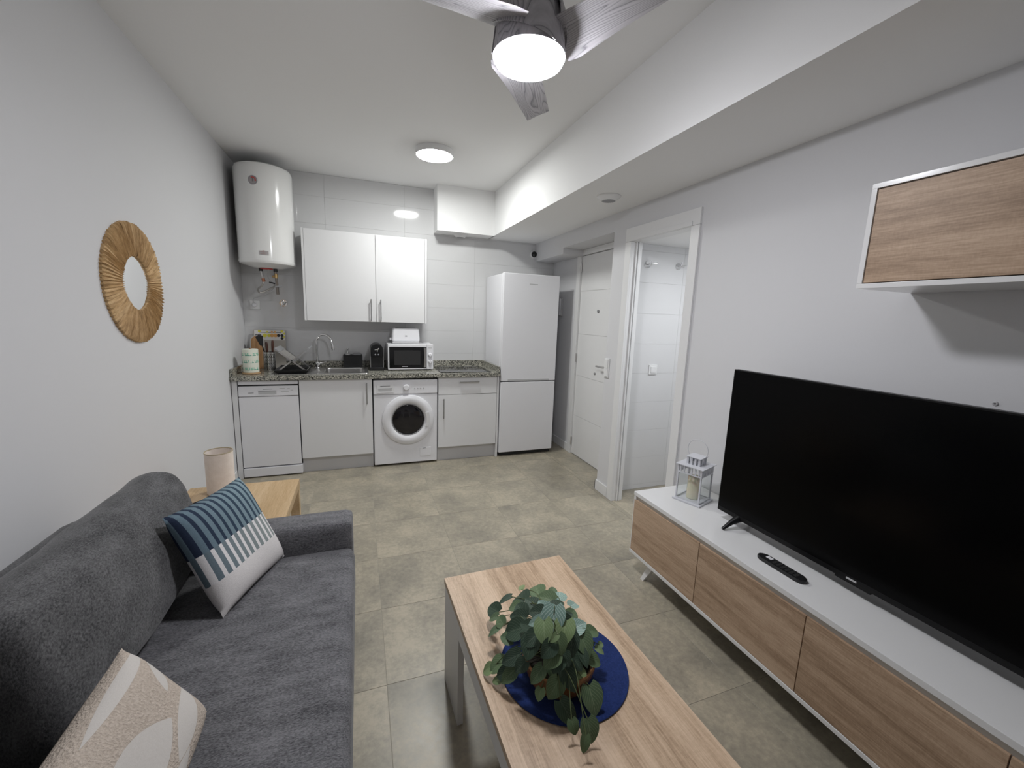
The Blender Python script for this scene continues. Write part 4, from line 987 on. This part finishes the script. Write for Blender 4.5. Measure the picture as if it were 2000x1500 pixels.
def leafy():
    mt, nt, b = nodes('leaf_boucle'); L = nt.links.new
    uv = nt.nodes.new('ShaderNodeUVMap'); uv.uv_map = 'uv'; sp = nt.nodes.new('ShaderNodeSeparateXYZ'); L(uv.outputs[0], sp.inputs[0]); u, v = sp.outputs[0], sp.outputs[1]
    x = MT(nt, 'MULTIPLY', u, .50); y = MT(nt, 'MULTIPLY', v, .27)
    def leaf(cx, cy, ang, ln, wd):
        ca, sa = math.cos(R(ang)), math.sin(R(ang)); dx = MT(nt, 'SUBTRACT', x, cx); dy = MT(nt, 'SUBTRACT', y, cy)
        a = MT(nt, 'DIVIDE', MT(nt, 'ADD', MT(nt, 'MULTIPLY', dx, ca), MT(nt, 'MULTIPLY', dy, sa)), ln)
        c = MT(nt, 'DIVIDE', MT(nt, 'SUBTRACT', MT(nt, 'MULTIPLY', dy, ca), MT(nt, 'MULTIPLY', dx, sa)), wd)
        return MT(nt, 'LESS_THAN', MT(nt, 'ADD', MT(nt, 'MULTIPLY', a, a), MT(nt, 'ABSOLUTE', c)), 1)
    m_ = None
    for q in ((.25, .13, -6, .12, .052), (.40, .245, -1, .16, .014), (.465, .185, 40, .055, .02), (.405, .08, 14, .105, .03), (.08, .09, 20, .11, .05), (.12, .22, -10, .08, .03), (.26, .03, 8, .09, .02)):
        l_ = leaf(*q); m_ = l_ if m_ is None else MT(nt, 'MAXIMUM', m_, l_)
    tc = nt.nodes.new('ShaderNodeTexCoord'); n = nt.nodes.new('ShaderNodeTexNoise'); n.inputs['Scale'].default_value = 190; n.inputs['Detail'].default_value = 2; L(tc.outputs['Object'], n.inputs['Vector'])
    n2 = nt.nodes.new('ShaderNodeTexNoise'); n2.inputs['Scale'].default_value = 500; L(tc.outputs['Object'], n2.inputs['Vector'])
    bou = MIX(nt, n.outputs['Fac'], (.38, .315, .255), (.72, .63, .55)); lf = MIX(nt, n2.outputs['Fac'], (.58, .545, .505), (.70, .665, .63))
    L(MIX(nt, m_, bou, lf), b.inputs['Base Color']); b.inputs['Roughness'].default_value = .95; b.inputs['Specular IOR Level'].default_value = .15
    hgt = MT(nt, 'MULTIPLY', n.outputs['Fac'], MT(nt, 'SUBTRACT', 1, MT(nt, 'MULTIPLY', m_, .9)))
    bp = nt.nodes.new('ShaderNodeBump'); bp.inputs['Strength'].default_value = .9; bp.inputs['Distance'].default_value = .004; L(hgt, bp.inputs['Height']); L(bp.outputs['Normal'], b.inputs['Normal'])
    return mt
p2 = pillow(.50, .27, .12, None, 'cushion', pinch=.03).build('throw_cushion', leafy(), None, ang=80)
tag(p2, 'beige boucle cushion with pale flat leaf shapes', 'cushion')
place(p2, Vector((.562, .850, .575)), Vector((0, 1, 0)), Vector((-.83, 0, -.56)).normalized(), Vector((-.56, 0, .83)).normalized())

# ------------------------------------------------------------------ coffee table
ctb = thing('coffee_table', 'long oak-topped coffee table with white panel legs', 'coffee table', (1.583, .98, 0), rot=(0, 0, R(1.2)))
hx, hy = .256, .50
rbx('tabletop', OAK, ctb, -hx, hx, -hy, hy, .428, .45, bev=.001)
for sx in (-1, 1):
    for sy in (-1, 1):
        a = sorted((sx*(hx-.004), sx*(hx-.026))); b = sorted((sy*(hy-.004), sy*(hy-.22)))
        rbx('leg', TRIM, ctb, a[0], a[1], b[0], b[1], 0, .428, bev=.001)
        c = sorted((sx*(hx-.026), sx*(hx-.075))); d = sorted((sy*(hy-.004), sy*(hy-.026)))
        rbx('leg_return', TRIM, ctb, c[0], c[1], d[0], d[1], 0, .428, bev=.001)
    a = sorted((sx*(hx-.004), sx*(hx-.026)))
    rbx('apron', TRIM, ctb, a[0], a[1], -hy+.221, hy-.221, .355, .428, bev=.001)

# ------------------------------------------------------------------ placemat and plant
PMX, PMY = 1.578, .955
t = tag(MB().lathe([(0, .4505), (.186, .4505), (.190, .4525), (.190, .4545), (.187, .4565), (0, .4565)], (PMX, PMY, 0), 'z', 72).build('placemat', BLUE, None, org=(PMX, PMY, .4505)), 'round navy blue placemat under the plant', 'placemat')
PX, PY, PZ = 1.543, .925, .457
pt = thing('potted_plant', 'trailing green plant in a low brown wooden pot', 'plant', (PX, PY, PZ), local=True)
nb = MB(); NS = 12
profp = [(0, .001), (.076, .001), (.086, .008), (.100, .045), (.103, .07), (.100, .073), (.095, .07), (.09, .06), (0, .058)]
nb.lathe(profp, n=48); nb.build('pot', POTM, pt)
MB().lathe([(.1025, .06), (.105, .062), (.105, .072), (.102, .0755), (.098, .073)], n=48).build('pot_rim', POTM, pt)
MB().lathe([(0, .064), (.06, .066), (.095, .060)], n=32).build('soil', plain('dark_moss', (.02, .016, .010), .95, bump=1, bscale=90), pt)
def leaf_mat(name, base, vein, edge):
    mt, nt, b = nodes(name); L = nt.links.new
    uv = nt.nodes.new('ShaderNodeUVMap'); uv.uv_map = 'uv'; sp = nt.nodes.new('ShaderNodeSeparateXYZ'); L(uv.outputs[0], sp.inputs[0]); u, v = sp.outputs[0], sp.outputs[1]
    au = MT(nt, 'ABSOLUTE', u)
    side = MT(nt, 'ABSOLUTE', MT(nt, 'SUBTRACT', MT(nt, 'FRACT', MT(nt, 'SUBTRACT', MT(nt, 'MULTIPLY', v, 6.5), MT(nt, 'MULTIPLY', au, 4.2))), .5))
    k = MT(nt, 'MAXIMUM', MT(nt, 'LESS_THAN', side, .10), MT(nt, 'LESS_THAN', au, .045))
    n = nt.nodes.new('ShaderNodeTexNoise'); n.inputs['Scale'].default_value = 130; n.inputs['Detail'].default_value = 4; tc = nt.nodes.new('ShaderNodeTexCoord'); L(tc.outputs['Object'], n.inputs['Vector'])
    bc = MIX(nt, n.outputs['Fac'], tuple(c*.6 for c in base), tuple(c*1.4 for c in base))
    c1 = MIX(nt, MT(nt, 'MULTIPLY', k, .6), bc, vein)
    oi = nt.nodes.new('ShaderNodeObjectInfo'); L(MIX(nt, MT(nt, 'MULTIPLY', oi.outputs['Random'], .35), c1, edge), b.inputs['Base Color'])
    b.inputs['Roughness'].default_value = .55; b.inputs['Specular IOR Level'].default_value = .3
    return mt
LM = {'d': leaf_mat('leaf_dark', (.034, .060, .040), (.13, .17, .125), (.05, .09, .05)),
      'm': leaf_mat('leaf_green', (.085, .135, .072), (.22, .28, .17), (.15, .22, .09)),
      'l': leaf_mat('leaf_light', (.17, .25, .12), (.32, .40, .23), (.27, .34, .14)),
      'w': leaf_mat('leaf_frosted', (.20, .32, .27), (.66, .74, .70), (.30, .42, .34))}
STEM = plain('plant_stem', (.10, .13, .05), .6)
def leaf_mesh(mat, wide, fold, curl):
    mb = MB(); bm = mb.bm; uvl = bm.loops.layers.uv.new('uv'); nv, nu = 8, 3; g = []
    for i in range(nv+1):
        v = i/nv; w = wide*(math.sin(math.pi*min(1, v*.94+.06)**.72))**.75 if v < 1 else 0
        row = []
        for j in range(-nu, nu+1):
            u = j/nu; back = -.16*(abs(u)**1.5)*(1-v)**2
            row.append((u*w, v+back*1.0, fold*abs(u)*w-curl*(v-.3)**2))
        g.append(row)
    vs = [[bm.verts.new(p) for p in r_] for r_ in g]
    for i in range(nv):
        for j in range(2*nu):
            f = bm.faces.new((vs[i][j], vs[i][j+1], vs[i+1][j+1], vs[i+1][j]))
            for lp, (a, b) in zip(f.loops, ((i, j), (i, j+1), (i+1, j+1), (i+1, j))): lp[uvl].uv = ((b-nu)/nu, a/nv)
    bmesh.ops.remove_doubles(bm, verts=bm.verts[:], dist=1e-4)
    return mb
LEAF = {}
def add_leaf(px, py, z, size, kind, nrm=None, shape=0):
    """leaf centred where the photo shows it at height z (metres above the table floor)"""
    c = at(px, py, 'z', z)-Vector((PX, PY, PZ))
    out = Vector((c.x, c.y, 0)); dist = out.length; out = out.normalized() if dist > 1e-4 else Vector((1, 0, 0))
    place_leaf(c, out, dist, size, kind, shape)
RL = random.Random(11)
def place_leaf(c, out, dist, size, kind, shape=0):
    k = (kind, shape)
    n_ = (Vector((-.22, -.55, .85))+out*min(.7, dist*3.5)+Vector((RL.uniform(-.25, .25), RL.uniform(-.25, .25), 0))).normalized()
    d_ = (out+Vector((RL.uniform(-.7, .7), RL.uniform(-.7, .7), 0))+Vector((0, -.15, -.2))); d_ = (d_-n_*d_.dot(n_)).normalized(); s_ = d_.cross(n_)
    if k not in LEAF:
        o = leaf_mesh(LM[kind], .47 if shape == 0 else .36, .22, .25).build('leaf', LM[kind], pt, ang=80); LEAF[k] = o
    else: o = child(LEAF[k], pt)
    m_ = Matrix((s_, d_, n_)).transposed().to_4x4()
    base = c-d_*size*.5; m_ = Matrix.Translation(base) @ m_ @ Matrix.Scale(size, 4)
    o.matrix_local = m_
    root = Vector((RL.uniform(-.05, .05), RL.uniform(-.05, .05), .07)); mid = (root+base)/2+Vector((0, 0, .035+.25*max(0, base.length-.12)))
    inv = m_.inverted()
    MB().tube([inv @ p_ for p_ in arc([root, mid, base], 5)], .0013/size, 5).build('leaf_stem', STEM, o, org=(0, 0, 0))
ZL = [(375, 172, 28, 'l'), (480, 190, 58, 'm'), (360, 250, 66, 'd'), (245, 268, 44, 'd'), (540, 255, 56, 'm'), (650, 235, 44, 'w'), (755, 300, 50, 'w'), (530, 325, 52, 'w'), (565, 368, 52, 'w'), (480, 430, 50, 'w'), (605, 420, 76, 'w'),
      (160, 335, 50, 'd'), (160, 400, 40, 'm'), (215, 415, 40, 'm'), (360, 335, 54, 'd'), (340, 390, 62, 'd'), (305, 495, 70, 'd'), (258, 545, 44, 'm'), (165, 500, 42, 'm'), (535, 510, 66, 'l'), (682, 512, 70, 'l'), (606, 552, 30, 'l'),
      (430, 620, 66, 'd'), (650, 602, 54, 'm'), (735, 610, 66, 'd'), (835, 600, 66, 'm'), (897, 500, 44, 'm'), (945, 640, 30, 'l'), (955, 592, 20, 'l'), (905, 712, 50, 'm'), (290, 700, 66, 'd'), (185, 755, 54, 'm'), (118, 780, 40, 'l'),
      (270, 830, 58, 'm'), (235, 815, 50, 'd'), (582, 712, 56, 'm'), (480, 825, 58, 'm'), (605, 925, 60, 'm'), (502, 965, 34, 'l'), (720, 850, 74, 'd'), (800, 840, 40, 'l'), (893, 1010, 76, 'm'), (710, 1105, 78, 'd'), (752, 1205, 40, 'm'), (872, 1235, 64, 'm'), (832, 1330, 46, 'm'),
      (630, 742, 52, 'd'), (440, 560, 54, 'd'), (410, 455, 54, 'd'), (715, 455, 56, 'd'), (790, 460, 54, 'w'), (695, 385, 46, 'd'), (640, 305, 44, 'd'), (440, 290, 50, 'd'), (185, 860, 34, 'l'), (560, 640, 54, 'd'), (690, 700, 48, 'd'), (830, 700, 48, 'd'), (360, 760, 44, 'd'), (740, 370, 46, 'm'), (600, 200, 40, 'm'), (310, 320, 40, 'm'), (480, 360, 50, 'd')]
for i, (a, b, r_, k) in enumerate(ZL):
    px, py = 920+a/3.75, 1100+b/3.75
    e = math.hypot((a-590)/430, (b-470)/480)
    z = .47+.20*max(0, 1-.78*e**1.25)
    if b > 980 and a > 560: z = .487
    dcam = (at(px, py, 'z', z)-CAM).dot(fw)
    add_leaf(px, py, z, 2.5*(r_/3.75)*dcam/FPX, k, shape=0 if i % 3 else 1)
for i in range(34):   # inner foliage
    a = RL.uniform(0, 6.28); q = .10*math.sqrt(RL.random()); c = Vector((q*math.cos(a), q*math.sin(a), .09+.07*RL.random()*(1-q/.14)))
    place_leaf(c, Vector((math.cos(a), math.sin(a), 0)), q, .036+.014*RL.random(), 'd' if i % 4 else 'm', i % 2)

# ------------------------------------------------------------------ tv bench
tb = thing('tv_bench', 'low white tv bench with oak-look doors on slanted legs', 'tv bench', (2.73, .87, 0))
bx0, bx1, by0, by1, bz0, bz1 = 2.507, 2.951, -.135, 1.873, .125, .503
rbx('top_board', GLOSS, tb, bx0-.003, bx1, by0, by1, bz1-.022, bz1, bev=.0015)
rbx('bottom_board', GLOSS, tb, bx0-.003, bx1, by0, by1, bz0, bz0+.018, bev=.0015)
for y in (by0, by1-.018): rbx('end_board', GLOSS, tb, bx0+.0, bx1, y, y+.018, bz0+.018, bz1-.022, bev=.001)
rbx('back_board', GLOSS, tb, bx1-.01, bx1, by0+.018, by1-.018, bz0+.018, bz1-.022, bev=0)
rbx('grip_channel', plain('grip_channel_grey', (.62, .60, .56), .3), tb, bx0+.010, bx0+.0175, by0+.018, by1-.018, bz1-.10, bz1-.022, bev=0)
for k in range(1, 4): rbx('divider', GLOSS, tb, bx0+.022, bx1-.011, by1-.502*k-.008, by1-.502*k+.008, bz0+.018, bz1-.022, bev=0)
for k in range(4):
    a, b = by1-.502*(k+1)+.0015, by1-.502*k-.0015
    if k == 0: b = by1-.006
    if k == 3: a = by0+.006
    rbx('door', OAKD, tb, bx0-.001, bx0+.0095, a, b, bz0+.020, bz1-.046, bev=.001)
for y in (by1-.16, by0+.16):
    for x, s in ((bx0+.06, -1), (bx1-.06, 1)):
        sy = 1 if y > .8 else -1
        mb = MB(); tp = [(x-.02, y-.022), (x+.02, y-.022), (x+.02, y+.022), (x-.02, y+.022)]
        ft = [(x+s*.03-.011, y+sy*.055-.012), (x+s*.03+.011, y+sy*.055-.012), (x+s*.03+.011, y+sy*.055+.012), (x+s*.03-.011, y+sy*.055+.012)]
        va = [mb.bm.verts.new((p[0], p[1], bz0)) for p in tp]; vb = [mb.bm.verts.new((p[0], p[1], 0)) for p in ft]
        for i in range(4): mb.bm.faces.new((va[i], va[(i+1) % 4], vb[(i+1) % 4], vb[i]))
        mb.bm.faces.new(va); mb.bm.faces.new(vb); mb.build('leg', TRIM, tb, smooth=False)
# television
TX, TY0, TY1, TZ0, TZ1 = 2.715, .248, 1.480, .552, 1.268
tv = thing('television', 'large flat black television standing on the white bench', 'television', (TX+.02, .864, bz1))
rbx('panel', TVB, tv, TX, TX+.028, TY0, TY1, TZ0, TZ1, bev=.002)
rbx('rear_housing', TVB, tv, TX+.028, TX+.075, TY0+.12, TY1-.12, TZ0+.03, TZ0+.42, bev=.012)
rbx('screen', SCREEN, tv, TX-.0012, TX+.002, TY0+.006, TY1-.006, TZ0+.022, TZ1-.006, bev=.0005)
rbx('sensor_housing', TVB, tv, TX+.001, TX+.014, .80, .92, TZ0-.008, TZ0+.002, bev=.001)
MB().box(TX-.0016, TX+.001, .846, .880, TZ0+.007, TZ0+.0135).build('brand_mark', LTGREY, tv)
for y, s in ((TY1-.118, 1), (TY0+.118, -1)):
    mb = MB()
    for sx in (-1, 1):
        tip = Vector((TX+.02+sx*.095, y+s*.010, bz1+.0055)); topp = Vector((TX+.018+sx*.006, y, TZ0+.004))
        mb.tube([tip, tip.lerp(topp, .5)+Vector((0, 0, .004)), topp], [.007, .012, .020], 10)
    mb.build('foot', TVB, tv)
# remote
ra, rb = at(1484, 1083, 'z', .512), at(1572, 1136, 'z', .512); dr_ = (rb-ra); ang_ = math.atan2(dr_.y, dr_.x)
rm = thing('remote_control', 'slim black remote control lying on the bench', 'remote', ((ra.x+rb.x)/2, (ra.y+rb.y)/2, bz1), rot=(0, 0, ang_))
rl = dr_.length/2+.002
def stad(hl, hw, z0, z1, n=10):
    out = [(hl-hw+hw*math.cos(R(a)), hw*math.sin(R(a))) for a in range(-90, 91, 18)]+[(-hl+hw+hw*math.cos(R(a)), hw*math.sin(R(a))) for a in range(90, 271, 18)]
    return [(x, y, z0) for x, y in out], (0, 0, z1-z0)
b_ = MB(); b_.prism(*stad(rl+.003, .0235, .0005, .015)); bmesh.ops.bevel(b_.bm, geom=[e for e in b_.bm.edges if abs(e.verts[0].co.z-e.verts[1].co.z) < 1e-6], offset=.004, segments=2, affect='EDGES', profile=.5)
b_.build('shell', BLACK, rm)
for i in range(2):
    for j in range(2): rbx('app_button', APPL, rm, -rl+.030+.013*i, -rl+.0415+.013*i, -.002+.0095*j, .0065+.0095*j, .015, .0162, bev=.0004)
for i in range(6):
    for j in range(3): rbx('button', plain('remote_key', (.03, .03, .03), .5) if (i, j) == (0, 0) else bpy.data.materials['remote_key'], rm, -rl+.065+.018*i, -rl+.077+.018*i, -.014+.011*j, -.006+.011*j, .015, .0161, bev=.0004)
# lantern with candle
b0, b1, b2 = at(1313, 973, 'z', bz1), at(1367, 993.5, 'z', bz1), at(1391.5, 977.5, 'z', bz1)
lc = (b0+b2)/2; ang_ = math.atan2((b0-b1).y, (b0-b1).x)
w1, w2 = (b0-b1).length/2, (b2-b1).length/2
ln = thing('lantern', 'white metal candle lantern with glass sides on the bench', 'lantern', (lc.x, lc.y, bz1), rot=(0, 0, ang_))
# local x runs along b1->b0, y along b2->b1
iw1, iw2 = w1-.011, w2-.011; LH = .205
rbx('base', LANT, ln, -w1, w1, -w2, w2, .0005, .010, bev=.002)
for sx in (-1, 1):
    for sy in (-1, 1):
        a = sorted((sx*iw1, sx*(iw1-.008))); b = sorted((sy*iw2, sy*(iw2-.008))); rbx('post', LANT, ln, a[0], a[1], b[0], b[1], .010, LH, bev=.001)
for sx in (-1, 1):
    a = sorted((sx*iw1, sx*(iw1-.005)))
    for z in (.010, LH-.045): rbx('rail', LANT, ln, a[0], a[1], -iw2+.008, iw2-.008, z, z+.006, bev=0)
    for k in range(7): y = -iw2+.016+(2*iw2-.032)*k/6; rbx('picket', LANT, ln, a[0], a[1], y-.0035, y+.0035, LH-.039, LH, bev=0)
    MB().box(a[0]+.001, a[1]-.001, -iw2+.008, iw2-.008, .016, LH-.045).build('pane', GLASS, ln)
for sy in (-1, 1):
    b = sorted((sy*iw2, sy*(iw2-.005)))
    for z in (.010, LH-.045): rbx('rail', LANT, ln, -iw1+.008, iw1-.008, b[0], b[1], z, z+.006, bev=0)
    for k in range(6): x = -iw1+.016+(2*iw1-.032)*k/5; rbx('picket', LANT, ln, x-.0035, x+.0035, b[0], b[1], LH-.039, LH, bev=0)
    MB().box(-iw1+.008, iw1-.008, b[0]+.001, b[1]-.001, .016, LH-.045).build('pane', GLASS, ln)
b = sorted((-iw2-.006, -iw2))
rbx('roof', LANT, ln, -w1+.002, w1-.002, -w2+.002, w2-.002, LH, LH+.005, bev=.001)
cw1, cw2 = w1*.48, w2*.48
for sx in (-1, 1):
    a = sorted((sx*cw1, sx*(cw1-.003)))
    for k in range(4): y = -cw2+.006+(2*cw2-.012)*k/3; rbx('cupola_slat', LANT, ln, a[0], a[1], y-.0055, y+.0055, LH+.005, LH+.045, bev=0)
for sy in (-1, 1):
    b = sorted((sy*cw2, sy*(cw2-.003)))
    for k in range(4): x = -cw1+.006+(2*cw1-.012)*k/3; rbx('cupola_slat', LANT, ln, x-.0055, x+.0055, b[0], b[1], LH+.005, LH+.045, bev=0)
rbx('cupola_roof', LANT, ln, -cw1-.004, cw1+.004, -cw2-.004, cw2+.004, LH+.045, LH+.049, bev=.001)
cR = .056; MB().tube([(cR*math.cos(R(a)), 0, LH+.085+cR*math.sin(R(a))) for a in range(-52, 233, 8)], .0018, 6).build('carry_ring', LANT, ln)
cd_ = thing('candle', 'cream pillar candle standing inside the lantern', 'candle', (lc.x, lc.y, bz1+.0102), local=True)
MB().lathe([(0, 0), (.030, 0), (.034, .003), (.034, .122), (.032, .126), (.02, .123), (0, .121)], n=32).build('wax', CANDLE, cd_)
MB().tube([(0, 0, .12), (.001, 0, .132)], .001, 6).build('wick', INK, cd_)
# wall cabinet over the bench
wc = thing('wall_unit', 'white wall cabinet with an oak-look flap door above the television', 'cabinet', (2.8, .36, 1.62))
cx0, cy0, cy1, cz0, cz1 = 2.642, -.25, .968, 1.618, 1.957
rbx('top_board', GLOSS, wc, cx0, XR-.001, cy0, cy1, cz1-.016, cz1, bev=.001); rbx('bottom_board', GLOSS, wc, cx0, XR-.001, cy0, cy1, cz0, cz0+.016, bev=.001)
for y in (cy0, cy1-.016): rbx('side_board', GLOSS, wc, cx0, XR-.001, y, y+.016, cz0+.016, cz1-.016, bev=.001)
rbx('back_board', DARK, wc, XR-.012, XR-.002, cy0+.016, cy1-.016, cz0+.016, cz1-.016, bev=0)
rbx('door', OAKD, wc, cx0+.002, cx0+.018, cy0+.019, cy1-.019, cz0+.019, cz1-.020, bev=.001)
t = thing('wall_plug', 'tiny grey screw plug in the wall above the television', 'screw', (XR, .689, 1.258), local=True)
MB().lathe([(0, -.004), (.006, -.004), (.008, 0)], ax='x', n=16).build('cap', LTGREY, t)
MB().lathe([(0, -.0045), (.003, -.0045), (.003, -.003)], ax='x', n=10).build('screw_head', INK, t)
